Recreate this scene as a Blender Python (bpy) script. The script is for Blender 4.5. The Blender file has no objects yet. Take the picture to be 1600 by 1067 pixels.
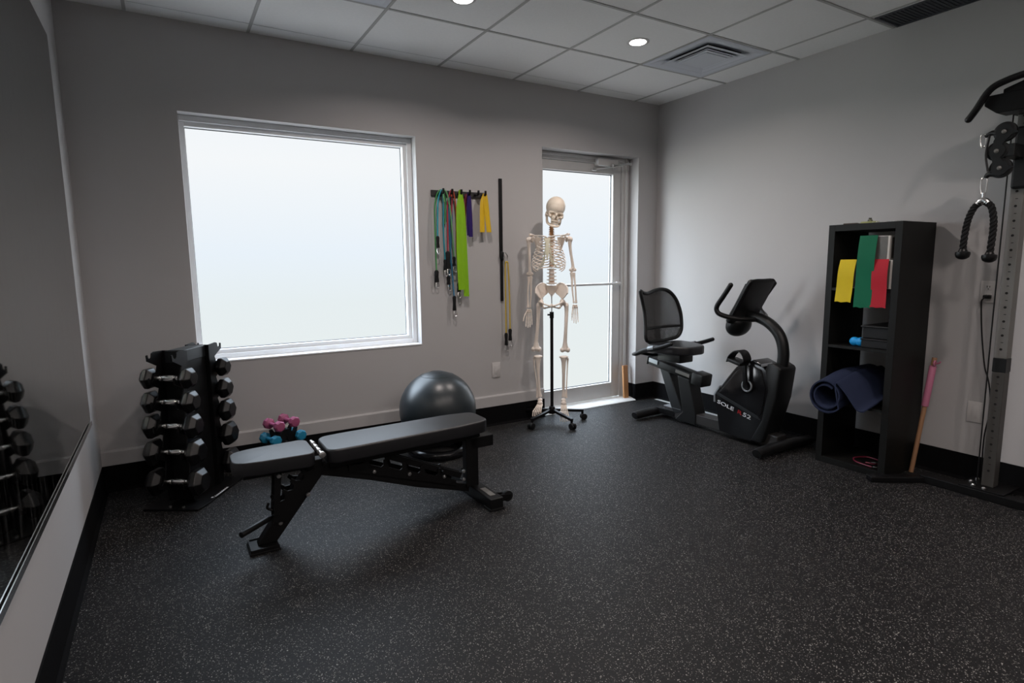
import bpy, bmesh, math, random
from mathutils import Vector, Matrix, Euler
random.seed(7)
PI = math.pi
V = Vector
S = bpy.context.scene
COL = S.collection

# ------------------------------------------------------------------ camera
cam_data = bpy.data.cameras.new('camera')
cam = bpy.data.objects.new('camera', cam_data)
COL.objects.link(cam)
cam_data.sensor_width = 36.0
cam_data.lens = 902.1 * 36.0 / 1600.0
cam_data.clip_start = 0.02
YAW, PITCH, ROLL = 0.5372, -0.1339, -0.0118
_f = V((math.sin(YAW) * math.cos(PITCH), math.cos(YAW) * math.cos(PITCH), math.sin(PITCH)))
_r = V((math.cos(YAW), -math.sin(YAW), 0))
_u = _r.cross(_f)
_r2 = math.cos(ROLL) * _r + math.sin(ROLL) * _u
_u2 = -math.sin(ROLL) * _r + math.cos(ROLL) * _u
cam.matrix_world = Matrix(((_r2.x, _u2.x, -_f.x, -3.864), (_r2.y, _u2.y, -_f.y, -3.9027), (_r2.z, _u2.z, -_f.z, 1.2611), (0, 0, 0, 1)))
S.camera = cam

# ------------------------------------------------------------------ view and world (overcast daylight outside)
S.view_settings.view_transform = 'Standard'
S.view_settings.look = 'None'
S.view_settings.exposure = 0.0
S.view_settings.gamma = 1.0
S.view_settings.use_curve_mapping = False
SKY_FILL_LEFT = 18.0             # bright sky lobe added off to the left, for the right wall
SKY_FILL_SIDES = 18.0            # sky brightening added left and right, for the side walls
SKY_TOP = 14.0              # brightness overhead against 1.0 at the horizon
W = bpy.data.worlds.new('overcast_sky')
S.world = W
W.use_nodes = True
nt = W.node_tree
nt.nodes.clear()
_o = nt.nodes.new('ShaderNodeOutputWorld')
_b = nt.nodes.new('ShaderNodeBackground')
_tc = nt.nodes.new('ShaderNodeTexCoord')
_sx = nt.nodes.new('ShaderNodeSeparateXYZ')
_cr = nt.nodes.new('ShaderNodeValToRGB')
_mr = nt.nodes.new('ShaderNodeMapRange')
_mr.inputs[1].default_value = -0.5
_mr.inputs[2].default_value = 0.5
nt.links.new(_tc.outputs['Generated'], _sx.inputs[0])
nt.links.new(_sx.outputs[2], _mr.inputs[0])
nt.links.new(_mr.outputs[0], _cr.inputs[0])
nt.links.new(_cr.outputs[0], _b.inputs[0])
nt.links.new(_b.outputs[0], _o.inputs[0])
e = _cr.color_ramp.elements
e[0].position = 0.0
e[0].color = (0.78, 0.80, 0.82, 1)
e[1].position = 1.0
e[1].color = (0.70, 0.84, 1.0, 1)
for p_, c_ in ((0.30, (0.66, 0.74, 0.66, 1)), (0.44, (0.62, 0.75, 0.74, 1)), (0.52, (0.68, 0.84, 1.0, 1)), (0.66, (1.0, 1.0, 1.0, 1)), (0.80, (0.80, 0.89, 1.0, 1))):
    q = e.new(p_)
    q.color = c_
_st = nt.nodes.new('ShaderNodeMapRange')      # overhead sky boosted far above the horizon to light the room
_st.interpolation_type = 'SMOOTHSTEP'
_st.inputs[1].default_value = 0.22
_st.inputs[2].default_value = 0.62
_st.inputs[3].default_value = 1.0
_st.inputs[4].default_value = SKY_TOP
nt.links.new(_sx.outputs[2], _st.inputs[0])
_sl = nt.nodes.new('ShaderNodeMapRange')      # fill light added to the sky at both sides, none straight ahead
_sl.interpolation_type = 'SMOOTHSTEP'
_sl.inputs[1].default_value = 0.38
_sl.inputs[2].default_value = 0.73
_sl.inputs[3].default_value = SKY_FILL_SIDES
_sl.inputs[4].default_value = 0.0
nt.links.new(_sx.outputs[1], _sl.inputs[0])
_gr = nt.nodes.new('ShaderNodeMapRange')      # the ground stays much darker than the sky
_gr.interpolation_type = 'SMOOTHSTEP'
_gr.inputs[1].default_value = -0.12
_gr.inputs[2].default_value = 0.10
_gr.inputs[3].default_value = 0.22
_gr.inputs[4].default_value = 1.0
nt.links.new(_sx.outputs[2], _gr.inputs[0])
_mu = nt.nodes.new('ShaderNodeMath')
_mu.operation = 'MULTIPLY'
nt.links.new(_sl.outputs[0], _mu.inputs[0])
nt.links.new(_gr.outputs[0], _mu.inputs[1])
_dt = nt.nodes.new('ShaderNodeVectorMath')     # lobe added to the sky on the left to light the right wall
_dt.operation = 'DOT_PRODUCT'
_az, _el = math.radians(-60), math.radians(12)
_dt.inputs[1].default_value = (math.sin(_az) * math.cos(_el), math.cos(_az) * math.cos(_el), math.sin(_el))
nt.links.new(_tc.outputs['Generated'], _dt.inputs[0])
_ss = nt.nodes.new('ShaderNodeMapRange')
_ss.interpolation_type = 'SMOOTHSTEP'
_ss.inputs[1].default_value = 0.58
_ss.inputs[2].default_value = 0.94
_ss.inputs[3].default_value = 0.0
_ss.inputs[4].default_value = SKY_FILL_LEFT
nt.links.new(_dt.outputs['Value'], _ss.inputs[0])
_a2 = nt.nodes.new('ShaderNodeMath')
nt.links.new(_mu.outputs[0], _a2.inputs[0])
nt.links.new(_ss.outputs[0], _a2.inputs[1])
_ad = nt.nodes.new('ShaderNodeMath')
nt.links.new(_st.outputs[0], _ad.inputs[0])
nt.links.new(_a2.outputs[0], _ad.inputs[1])
nt.links.new(_ad.outputs[0], _b.inputs[1])

WINDOW_GLOW = 0.42          # daylight that the frosted film scatters into the room
LAMP_POWER = 10.8            # each recessed downlight, watts


# ------------------------------------------------------------------ materials
def mat(name, col, rough=0.5, metal=0.0, noise=0.0, nscale=20, bump=0.0, bscale=200, spec=0.5, emit=None, estr=0, coat=0, alpha=None, trans=0):
    m = bpy.data.materials.new(name)
    m.use_nodes = True
    n = m.node_tree
    p = n.nodes['Principled BSDF']
    p.inputs['Base Color'].default_value = (*col, 1)
    p.inputs['Roughness'].default_value = rough
    p.inputs['Metallic'].default_value = metal
    p.inputs['Specular IOR Level'].default_value = spec
    p.inputs['Coat Weight'].default_value = coat
    p.inputs['Transmission Weight'].default_value = trans
    if emit:
        p.inputs['Emission Color'].default_value = (*emit, 1)
        p.inputs['Emission Strength'].default_value = estr
    tc = n.nodes.new('ShaderNodeTexCoord')
    if noise:
        t = n.nodes.new('ShaderNodeTexNoise')
        t.inputs['Scale'].default_value = nscale
        t.inputs['Detail'].default_value = 4
        n.links.new(tc.outputs['Object'], t.inputs['Vector'])
        mx = n.nodes.new('ShaderNodeMix')
        mx.data_type = 'RGBA'
        mx.inputs[6].default_value = (*[max(0, c * (1 - noise)) for c in col], 1)
        mx.inputs[7].default_value = (*[min(1, c * (1 + noise)) for c in col], 1)
        n.links.new(t.outputs['Fac'], mx.inputs[0])
        n.links.new(mx.outputs[2], p.inputs['Base Color'])
    if bump:
        t2 = n.nodes.new('ShaderNodeTexNoise')
        t2.inputs['Scale'].default_value = bscale
        t2.inputs['Detail'].default_value = 3
        n.links.new(tc.outputs['Object'], t2.inputs['Vector'])
        b = n.nodes.new('ShaderNodeBump')
        b.inputs['Strength'].default_value = bump
        b.inputs['Distance'].default_value = 0.002
        n.links.new(t2.outputs['Fac'], b.inputs['Height'])
        n.links.new(b.outputs[0], p.inputs['Normal'])
    return m


M = {}
M['wall'] = mat('wall_paint', (0.47, 0.46, 0.46), 0.6, noise=0.03, nscale=3, bump=0.15, bscale=350, spec=0.35)
M['ceiling'] = mat('ceiling_tile', (0.86, 0.86, 0.85), 0.9, noise=0.04, nscale=60, bump=0.5, bscale=260, spec=0.2)
M['grid'] = mat('ceiling_grid_metal', (0.42, 0.42, 0.41), 0.5)
M['lip'] = mat('tile_joint', (0.52, 0.52, 0.51), 0.8)
M['base'] = mat('rubber_base', (0.004, 0.004, 0.0045), 0.8, noise=0.1, bump=0.1, spec=0.08)
M['white'] = mat('white_vinyl', (0.84, 0.85, 0.86), 0.35, noise=0.02)
M['whitegloss'] = mat('white_plastic', (0.58, 0.56, 0.55), 0.4)
M['gasket'] = mat('grey_gasket', (0.10, 0.11, 0.12), 0.6)
M['alu'] = mat('brushed_aluminium', (0.60, 0.59, 0.58), 0.40, 0.25, noise=0.05, nscale=8)
M['threshold'] = mat('pale_threshold', (0.70, 0.70, 0.68), 0.5, noise=0.08, nscale=30)
M['chrome'] = mat('chrome', (0.86, 0.85, 0.84), 0.24, 1.0)
M['steel'] = mat('zinc_steel', (0.55, 0.55, 0.55), 0.3, 1.0)
M['black_metal'] = mat('black_powder_coat', (0.005, 0.005, 0.0055), 0.42, spec=0.2, noise=0.2, nscale=30, bump=0.1, bscale=500)
M['black_plastic'] = mat('black_plastic', (0.006, 0.0065, 0.007), 0.42, noise=0.1, spec=0.35)
M['black_gloss'] = mat('glossy_black_plastic', (0.006, 0.006, 0.007), 0.16)
M['grey_plastic'] = mat('charcoal_plastic', (0.012, 0.014, 0.016), 0.4, noise=0.1, spec=0.4)
M['silver_plastic'] = mat('silver_plastic', (0.30, 0.32, 0.34), 0.35, 0.4)
M['rubber'] = mat('black_rubber', (0.006, 0.006, 0.0065), 0.38, noise=0.2, nscale=40, spec=0.32)
M['urethane'] = mat('black_urethane', (0.004, 0.004, 0.0045), 0.30, noise=0.2, nscale=30, spec=0.32)
M['vinyl'] = mat('bench_vinyl', (0.007, 0.007, 0.009), 0.40, noise=0.08, nscale=50, bump=0.2, bscale=900, spec=0.7)
M['bone'] = mat('bone_plastic', (0.88, 0.78, 0.69), 0.5, noise=0.06, nscale=25)
M['skull'] = mat('skull_bone', (0.80, 0.70, 0.58), 0.5, noise=0.05, nscale=30)
M['disc'] = mat('amber_discs', (0.55, 0.28, 0.12), 0.5)
M['cartilage'] = mat('pale_cartilage', (0.66, 0.63, 0.48), 0.5)
M['ball'] = mat('anthracite_ball', (0.018, 0.024, 0.028), 0.34, noise=0.05, nscale=8, spec=0.55)
M['ballring'] = mat('glossy_ring', (0.005, 0.005, 0.006), 0.22, spec=0.3)
M['pink'] = mat('pink_vinyl', (0.34, 0.075, 0.17), 0.45)
M['blue'] = mat('blue_vinyl', (0.015, 0.22, 0.38), 0.45)
M['blueball'] = mat('bright_blue_rubber', (0.01, 0.32, 0.75), 0.45)
M['wood'] = mat('pine_wood', (0.45, 0.22, 0.09), 0.5, noise=0.2, nscale=14)
M['dowel'] = mat('dowel_wood', (0.32, 0.17, 0.09), 0.5, noise=0.2, nscale=14)
M['pinktube'] = mat('pink_foam', (0.50, 0.17, 0.27), 0.6, spec=0.3)
M['plate'] = mat('wall_coloured_plate', (0.58, 0.56, 0.55), 0.4)
M['shelf'] = mat('black_laminate', (0.0055, 0.0055, 0.005), 0.5, noise=0.15, nscale=30, spec=0.25)
M['bin'] = mat('black_bin', (0.008, 0.008, 0.009), 0.5, spec=0.3)
M['yellow'] = mat('yellow_latex', (0.66, 0.50, 0.015), 0.5, noise=0.08, nscale=15, spec=0.2)
M['yellow2'] = mat('amber_latex', (0.72, 0.46, 0.01), 0.5)
M['green'] = mat('green_latex', (0.0, 0.125, 0.058), 0.5, noise=0.06, nscale=15, spec=0.2)
M['red'] = mat('red_latex', (0.44, 0.015, 0.03), 0.5, noise=0.06, nscale=15, spec=0.2)
M['lime'] = mat('lime_latex', (0.24, 0.50, 0.005), 0.45, noise=0.06, nscale=15)
M['purple'] = mat('purple_latex', (0.026, 0.012, 0.12), 0.5, spec=0.25)
M['maroon'] = mat('maroon_latex', (0.15, 0.01, 0.03), 0.45)
M['orange'] = mat('burnt_orange_latex', (0.42, 0.07, 0.03), 0.45)
M['teal'] = mat('teal_tube', (0.01, 0.25, 0.32), 0.35)
M['tgreen'] = mat('green_tube', (0.08, 0.30, 0.10), 0.35)
M['tmint'] = mat('mint_tube', (0.14, 0.36, 0.16), 0.35)
M['tred'] = mat('red_tube', (0.42, 0.04, 0.07), 0.35)
M['tblue'] = mat('blue_tube', (0.05, 0.20, 0.34), 0.35)
M['tyellow'] = mat('yellow_tube', (0.60, 0.42, 0.04), 0.35)
M['webbing'] = mat('black_webbing', (0.007, 0.007, 0.0075), 0.7, bump=0.4, bscale=400, spec=0.25)
M['board'] = mat('dark_rail', (0.022, 0.021, 0.021), 0.5)
M['mat'] = mat('navy_foam', (0.015, 0.022, 0.052), 0.75, noise=0.1, nscale=30, bump=0.3, bscale=300, spec=0.25)
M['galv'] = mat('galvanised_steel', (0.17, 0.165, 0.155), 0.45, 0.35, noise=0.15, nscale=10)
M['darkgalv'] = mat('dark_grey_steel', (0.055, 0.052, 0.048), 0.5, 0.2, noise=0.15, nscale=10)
M['hole'] = mat('hole_black', (0.003, 0.003, 0.003), 0.8)
M['diffuser'] = mat('diffuser_metal', (0.62, 0.65, 0.70), 0.45, 0.1)
M['duct'] = mat('dark_duct', (0.012, 0.012, 0.012), 0.8)
M['grille'] = mat('return_grille', (0.045, 0.05, 0.06), 0.5)
M['card'] = mat('white_card', (0.55, 0.53, 0.50), 0.6)
M['boxside'] = mat('grey_printed_card', (0.11, 0.10, 0.09), 0.35, noise=0.5, nscale=9)
M['letter'] = mat('white_lettering', (0.62, 0.63, 0.66), 0.4)
M['letterred'] = mat('red_lettering', (0.35, 0.01, 0.015), 0.4)
M['clear'] = mat('clear_silicone', (0.9, 0.9, 0.88), 0.08, trans=0.95)
M['paleband'] = mat('pale_green_band', (0.42, 0.44, 0.20), 0.5)
M['lamp'] = mat('lamp_lens', (0.9, 0.9, 0.9), 0.5, emit=(1.0, 0.95, 0.92), estr=14)
M['slot'] = mat('dark_slot', (0.02, 0.02, 0.02), 0.5)


def floor_mat():
    m = bpy.data.materials.new('flecked_rubber_floor')
    m.use_nodes = True
    n = m.node_tree
    L = n.links
    p = n.nodes['Principled BSDF']
    tc = n.nodes.new('ShaderNodeTexCoord')

    def flecks(scale, thr, size):
        nz = n.nodes.new('ShaderNodeTexNoise')
        nz.inputs['Scale'].default_value = scale * 1.3
        L.new(tc.outputs['Object'], nz.inputs['Vector'])
        ad = n.nodes.new('ShaderNodeVectorMath')
        ad.operation = 'MULTIPLY_ADD'
        L.new(nz.outputs['Color'], ad.inputs[0])
        ad.inputs[1].default_value = (1.1 / scale,) * 3
        L.new(tc.outputs['Object'], ad.inputs[2])
        v = n.nodes.new('ShaderNodeTexVoronoi')
        v.inputs['Scale'].default_value = scale
        L.new(ad.outputs[0], v.inputs['Vector'])
        s = n.nodes.new('ShaderNodeSeparateColor')
        L.new(v.outputs['Color'], s.inputs[0])
        g = n.nodes.new('ShaderNodeMath')
        g.operation = 'GREATER_THAN'
        L.new(s.outputs[0], g.inputs[0])
        g.inputs[1].default_value = thr
        d = n.nodes.new('ShaderNodeMath')
        d.operation = 'LESS_THAN'
        L.new(v.outputs['Distance'], d.inputs[0])
        d.inputs[1].default_value = size
        mu = n.nodes.new('ShaderNodeMath')
        mu.operation = 'MULTIPLY'
        L.new(g.outputs[0], mu.inputs[0])
        L.new(d.outputs[0], mu.inputs[1])
        mb = n.nodes.new('ShaderNodeMath')
        mb.operation = 'MULTIPLY'
        L.new(mu.outputs[0], mb.inputs[0])
        L.new(s.outputs[1], mb.inputs[1])
        return mb
    a = flecks(240, 0.73, 0.38)
    b = flecks(130, 0.87, 0.28)
    mx = n.nodes.new('ShaderNodeMath')
    mx.operation = 'MAXIMUM'
    L.new(a.outputs[0], mx.inputs[0])
    L.new(b.outputs[0], mx.inputs[1])
    base = n.nodes.new('ShaderNodeTexNoise')
    base.inputs['Scale'].default_value = 120
    base.inputs['Detail'].default_value = 6
    L.new(tc.outputs['Object'], base.inputs['Vector'])
    cr = n.nodes.new('ShaderNodeMix')
    cr.data_type = 'RGBA'
    cr.inputs[6].default_value = (0.004, 0.004, 0.0045, 1)
    cr.inputs[7].default_value = (0.013, 0.013, 0.014, 1)
    L.new(base.outputs['Fac'], cr.inputs[0])
    c2 = n.nodes.new('ShaderNodeMix')
    c2.data_type = 'RGBA'
    c2.inputs[7].default_value = (0.37, 0.36, 0.34, 1)
    L.new(mx.outputs[0], c2.inputs[0])
    L.new(cr.outputs[2], c2.inputs[6])
    L.new(c2.outputs[2], p.inputs['Base Color'])
    p.inputs['Roughness'].default_value = 0.50
    p.inputs['Specular IOR Level'].default_value = 0.20
    bp = n.nodes.new('ShaderNodeBump')
    bp.inputs['Strength'].default_value = 0.5
    bp.inputs['Distance'].default_value = 0.002
    L.new(base.outputs['Fac'], bp.inputs['Height'])
    L.new(bp.outputs[0], p.inputs['Normal'])
    return m


def mirror_mat():
    m = mat('mirror_silver', (0.60, 0.63, 0.62), 0.03, 1.0)
    n = m.node_tree
    p = n.nodes['Principled BSDF']
    tc = n.nodes.new('ShaderNodeTexCoord')
    mp = n.nodes.new('ShaderNodeMapping')
    mp.inputs['Scale'].default_value = (1, 6, 0.9)
    n.links.new(tc.outputs['Object'], mp.inputs[0])
    t = n.nodes.new('ShaderNodeTexNoise')
    t.inputs['Scale'].default_value = 5
    t.inputs['Detail'].default_value = 8
    t.inputs['Roughness'].default_value = 0.75
    n.links.new(mp.outputs[0], t.inputs['Vector'])
    r = n.nodes.new('ShaderNodeValToRGB')
    r.color_ramp.elements[0].position = 0.52
    r.color_ramp.elements[0].color = (0, 0, 0, 1)
    r.color_ramp.elements[1].position = 0.85
    r.color_ramp.elements[1].color = (0.10, 0.10, 0.10, 1)
    n.links.new(t.outputs['Fac'], r.inputs[0])
    d = n.nodes.new('ShaderNodeBsdfDiffuse')
    d.inputs[0].default_value = (0.5, 0.5, 0.5, 1)
    mx = n.nodes.new('ShaderNodeMixShader')
    n.links.new(r.outputs[0], mx.inputs[0])
    n.links.new(p.outputs[0], mx.inputs[1])
    n.links.new(d.outputs[0], mx.inputs[2])
    n.links.new(mx.outputs[0], n.nodes['Material Output'].inputs[0])
    return m


def frosted_mat():
    m = bpy.data.materials.new('frosted_window_film')
    m.use_nodes = True
    n = m.node_tree
    n.nodes.clear()
    o = n.nodes.new('ShaderNodeOutputMaterial')
    em = n.nodes.new('ShaderNodeEmission')
    em.inputs[0].default_value = (0.93, 0.97, 1.0, 1)
    em.inputs[1].default_value = WINDOW_GLOW
    rf = n.nodes.new('ShaderNodeBsdfTransparent')
    rf.inputs['Color'].default_value = (0.55, 0.55, 0.55, 1)
    ad = n.nodes.new('ShaderNodeAddShader')
    n.links.new(em.outputs[0], ad.inputs[0])
    n.links.new(rf.outputs[0], ad.inputs[1])
    n.links.new(ad.outputs[0], o.inputs[0])
    return m


def mesh_fabric():
    m = bpy.data.materials.new('black_seat_mesh')
    m.use_nodes = True
    n = m.node_tree
    p = n.nodes['Principled BSDF']
    p.inputs['Base Color'].default_value = (0.02, 0.02, 0.02, 1)
    p.inputs['Roughness'].default_value = 0.7
    tc = n.nodes.new('ShaderNodeTexCoord')
    v = n.nodes.new('ShaderNodeTexVoronoi')
    v.inputs['Scale'].default_value = 420
    n.links.new(tc.outputs['Object'], v.inputs['Vector'])
    g = n.nodes.new('ShaderNodeMath')
    g.operation = 'LESS_THAN'
    g.inputs[1].default_value = 0.27
    n.links.new(v.outputs['Distance'], g.inputs[0])
    t = n.nodes.new('ShaderNodeBsdfTransparent')
    mx = n.nodes.new('ShaderNodeMixShader')
    n.links.new(g.outputs[0], mx.inputs[0])
    n.links.new(p.outputs[0], mx.inputs[1])
    n.links.new(t.outputs[0], mx.inputs[2])
    n.links.new(mx.outputs[0], n.nodes['Material Output'].inputs[0])
    return m


M['floor'] = floor_mat()
M['mirror'] = mirror_mat()
M['film'] = frosted_mat()
M['mesh'] = mesh_fabric()
MW = {}     # object name -> world matrix, kept by hand while building


# ------------------------------------------------------------------ mesh helpers
def frame_of(d, up=None):
    d = V(d).normalized()
    u = V(up) if up is not None else (V((0, 0, 1)) if abs(d.z) < 0.9 else V((1, 0, 0)))
    a = u.cross(d).normalized()
    b = d.cross(a).normalized()
    return a, b, d


def smooth_path(pts, n=6, closed=False):
    P = [V(p) for p in pts]
    if len(P) < 3:
        return P
    out = []
    N = len(P)
    rng = range(N) if closed else range(N - 1)
    for i in rng:
        p0 = P[(i - 1) % N] if closed or i > 0 else P[0] * 2 - P[1]
        p1 = P[i]
        p2 = P[(i + 1) % N]
        p3 = P[(i + 2) % N] if closed or i + 2 < N else P[-1] * 2 - P[-2]
        for k in range(n):
            t = k / n
            out.append(0.5 * ((2 * p1) + (-p0 + p2) * t + (2 * p0 - 5 * p1 + 4 * p2 - p3) * t * t + (-p0 + 3 * p1 - 3 * p2 + p3) * t ** 3))
    if not closed:
        out.append(P[-1])
    return out


class MB:
    def __init__(self):
        self.bm = bmesh.new()

    def _bevel(self, verts, w, seg=2):
        es = set()
        vs = set(verts)
        for v in verts:
            for e_ in v.link_edges:
                if e_.other_vert(v) in vs and len(e_.link_faces) == 2 and e_.calc_face_angle(0) > 0.3:
                    es.add(e_)
        if es:
            bmesh.ops.bevel(self.bm, geom=list(es), offset=w, segments=seg, profile=0.5, affect='EDGES', clamp_overlap=True)

    def box(self, c, s, rot=None, bev=0, seg=2):
        mtx = Matrix.Translation(V(c))
        if rot is not None:
            mtx = mtx @ (rot if isinstance(rot, Matrix) else Euler(rot).to_matrix()).to_4x4()
        mtx = mtx @ Matrix.Diagonal((*s, 1))
        r = bmesh.ops.create_cube(self.bm, size=1, matrix=mtx)
        if bev:
            self._bevel(r['verts'], bev, seg)
        return self

    def lohi(self, lo, hi, bev=0, seg=2):
        lo, hi = V(lo), V(hi)
        return self.box((lo + hi) / 2, hi - lo, None, bev, seg)

    def beam(self, p, q, w, h, up=(0, 0, 1), bev=0):
        p, q = V(p), V(q)
        a, b, d = frame_of(q - p, up)
        R = Matrix((a, b, d)).transposed()
        return self.box((p + q) / 2, (w, h, (q - p).length), R, bev)

    def cyl(self, p, q, r, r2=None, n=20, bev=0):
        p, q = V(p), V(q)
        a, b, d = frame_of(q - p)
        R = Matrix((a, b, d)).transposed().to_4x4()
        k = bmesh.ops.create_cone(self.bm, cap_ends=True, segments=n, radius1=r, radius2=r if r2 is None else r2, depth=(q - p).length, matrix=Matrix.Translation((p + q) / 2) @ R)
        if bev:
            self._bevel(k['verts'], bev)
        return self

    def tube(self, pts, r, n=10, sm=0, closed=False, flat=None, up=None, cap=True):
        """r: number or list; flat: (a, b) scale of the cross-section."""
        P = [V(p) for p in pts]
        R = list(r) if isinstance(r, (list, tuple)) else [r] * len(P)
        if sm:
            Q = smooth_path(P, sm, closed)
            m = len(Q)
            R2 = []
            for i in range(m):
                t = i / sm
                k = int(t)
                f = t - k
                a = R[k % len(R)] if closed else R[min(k, len(R) - 1)]
                b = R[(k + 1) % len(R)] if closed else R[min(k + 1, len(R) - 1)]
                R2.append(a + (b - a) * f)
            P, R = Q, R2
        N = len(P)
        rings = []
        prev = None
        for i in range(N):
            if closed:
                d = P[(i + 1) % N] - P[i - 1]
            else:
                d = P[min(i + 1, N - 1)] - P[max(i - 1, 0)]
            d.normalize()
            if up is not None:
                a, b, _ = frame_of(d, up)
            elif prev is None:
                a, b, _ = frame_of(d)
            else:
                a = (prev - d * prev.dot(d)).normalized()
                b = d.cross(a).normalized()
            prev = a
            fa, fb = flat if flat else (1, 1)
            rings.append([self.bm.verts.new(P[i] + (a * math.cos(2 * PI * k / n) * fa + b * math.sin(2 * PI * k / n) * fb) * R[i]) for k in range(n)])
        rr = range(N) if closed else range(N - 1)
        for i in rr:
            A, B = rings[i], rings[(i + 1) % N]
            for k in range(n):
                self.bm.faces.new((A[k], A[(k + 1) % n], B[(k + 1) % n], B[k]))
        if cap and not closed:
            self.bm.faces.new(list(reversed(rings[0])))
            self.bm.faces.new(rings[-1])
        return self

    def prism(self, poly, axis, lo, hi, bev=0, seg=2):
        """poly in the two other axes, in order x<y<z."""
        def P(a, b, c):
            return {'x': (c, a, b), 'y': (a, c, b), 'z': (a, b, c)}[axis]
        A = [self.bm.verts.new(P(a, b, lo)) for a, b in poly]
        B = [self.bm.verts.new(P(a, b, hi)) for a, b in poly]
        n = len(poly)
        fs = [self.bm.faces.new(A), self.bm.faces.new(list(reversed(B)))]
        for i in range(n):
            fs.append(self.bm.faces.new((A[i], B[i], B[(i + 1) % n], A[(i + 1) % n])))
        bmesh.ops.recalc_face_normals(self.bm, faces=fs)
        if bev:
            self._bevel(A + B, bev, seg)
        return self

    def ell(self, c, rad, rot=None, u=20, v=12):
        mtx = Matrix.Translation(V(c))
        if rot is not None:
            mtx = mtx @ (rot if isinstance(rot, Matrix) else Euler(rot).to_matrix()).to_4x4()
        if not isinstance(rad, (tuple, list)):
            rad = (rad,) * 3
        bmesh.ops.create_uvsphere(self.bm, u_segments=u, v_segments=v, radius=1, matrix=mtx @ Matrix.Diagonal((*rad, 1)))
        return self

    def torus(self, c, R, r, axis='z', n=32, m=10, flat=None):
        pts = []
        for i in range(n):
            t = 2 * PI * i / n
            a, b = R * math.cos(t), R * math.sin(t)
            pts.append(V(c) + V({'z': (a, b, 0), 'x': (0, a, b), 'y': (a, 0, b)}[axis]))
        return self.tube(pts, r, m, closed=True, flat=flat, up={'z': (0, 0, 1), 'x': (1, 0, 0), 'y': (0, 1, 0)}[axis])

    def lathe(self, prof, c=(0, 0, 0), axis=(0, 0, 1), n=32):
        a, b, d = frame_of(axis)
        c = V(c)
        rings = []
        for r, z in prof:
            rings.append([self.bm.verts.new(c + d * z + (a * math.cos(2 * PI * k / n) + b * math.sin(2 * PI * k / n)) * max(r, 1e-4)) for k in range(n)])
        for A, B in zip(rings, rings[1:]):
            for k in range(n):
                self.bm.faces.new((A[k], A[(k + 1) % n], B[(k + 1) % n], B[k]))
        self.bm.faces.new(list(reversed(rings[0])))
        self.bm.faces.new(rings[-1])
        return self

    def sheet(self, rows, th):
        """rows: grid of points; a sheet of thickness th."""
        nr, nc = len(rows), len(rows[0])
        P = [[V(p) for p in r] for r in rows]

        def nrm(i, j):
            a = P[min(i + 1, nr - 1)][j] - P[max(i - 1, 0)][j]
            b = P[i][min(j + 1, nc - 1)] - P[i][max(j - 1, 0)]
            return a.cross(b).normalized()
        T = [[self.bm.verts.new(P[i][j] + nrm(i, j) * th / 2) for j in range(nc)] for i in range(nr)]
        B = [[self.bm.verts.new(P[i][j] - nrm(i, j) * th / 2) for j in range(nc)] for i in range(nr)]
        F = self.bm.faces.new
        for i in range(nr - 1):
            for j in range(nc - 1):
                F((T[i][j], T[i + 1][j], T[i + 1][j + 1], T[i][j + 1]))
                F((B[i][j], B[i][j + 1], B[i + 1][j + 1], B[i + 1][j]))
        for i in range(nr - 1):
            F((T[i][0], B[i][0], B[i + 1][0], T[i + 1][0]))
            F((T[i][-1], T[i + 1][-1], B[i + 1][-1], B[i][-1]))
        for j in range(nc - 1):
            F((T[0][j], T[0][j + 1], B[0][j + 1], B[0][j]))
            F((T[-1][j], B[-1][j], B[-1][j + 1], T[-1][j + 1]))
        return self

    def build(self, name, m, parent=None, world=False, smooth=40, origin=None, voxel=0, cut=None):
        bmesh.ops.recalc_face_normals(self.bm, faces=self.bm.faces[:])
        if world and parent is not None:
            self.bm.transform(MW[parent.name].inverted())
        if origin is not None:
            self.bm.transform(Matrix.Translation(-V(origin)))
        me = bpy.data.meshes.new(name)
        self.bm.to_mesh(me)
        self.bm.free()
        o = bpy.data.objects.new(name, me)
        COL.objects.link(o)
        if voxel:
            md = o.modifiers.new('r', 'REMESH')
            md.mode = 'VOXEL'
            md.voxel_size = voxel
            md.use_smooth_shade = True
            ms = o.modifiers.new('s', 'SMOOTH')
            ms.factor = 0.5
            ms.iterations = 3
            if cut is not None:
                cme = bpy.data.meshes.new('cut')
                cut.bm.to_mesh(cme)
                co = bpy.data.objects.new('cut', cme)
                COL.objects.link(co)
                mb = o.modifiers.new('b', 'BOOLEAN')
                mb.operation = 'DIFFERENCE'
                mb.object = co
                mb.solver = 'EXACT'
            dg = bpy.context.evaluated_depsgraph_get()
            me2 = bpy.data.meshes.new_from_object(o.evaluated_get(dg))
            o.modifiers.clear()
            o.data = me2
            me2.name = name
            me = me2
            if cut is not None:
                bpy.data.objects.remove(co)
        me.materials.clear()
        me.materials.append(m)
        if smooth:
            for p in me.polygons:
                p.use_smooth = True
            me.set_sharp_from_angle(angle=math.radians(smooth))
        if origin is not None:
            o.location = V(origin)
        if parent is not None:
            o.parent = parent
            MW[o.name] = MW[parent.name].copy()
        else:
            MW[o.name] = Matrix.Translation(o.location)
        return o


def thing(name, label, cat, loc=(0, 0, 0), rz=0, group=None):
    o = bpy.data.objects.new(name, None)
    o.empty_display_size = 0.1
    COL.objects.link(o)
    o.location = loc
    o.rotation_euler = (0, 0, rz)
    o['label'] = label
    o['category'] = cat
    if group:
        o['group'] = group
    MW[o.name] = Matrix.Translation(V(loc)) @ Matrix.Rotation(rz, 4, 'Z')
    return o


def tag(o, label, cat, group=None):
    o['label'] = label
    o['category'] = cat
    if group:
        o['group'] = group
    return o


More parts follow.
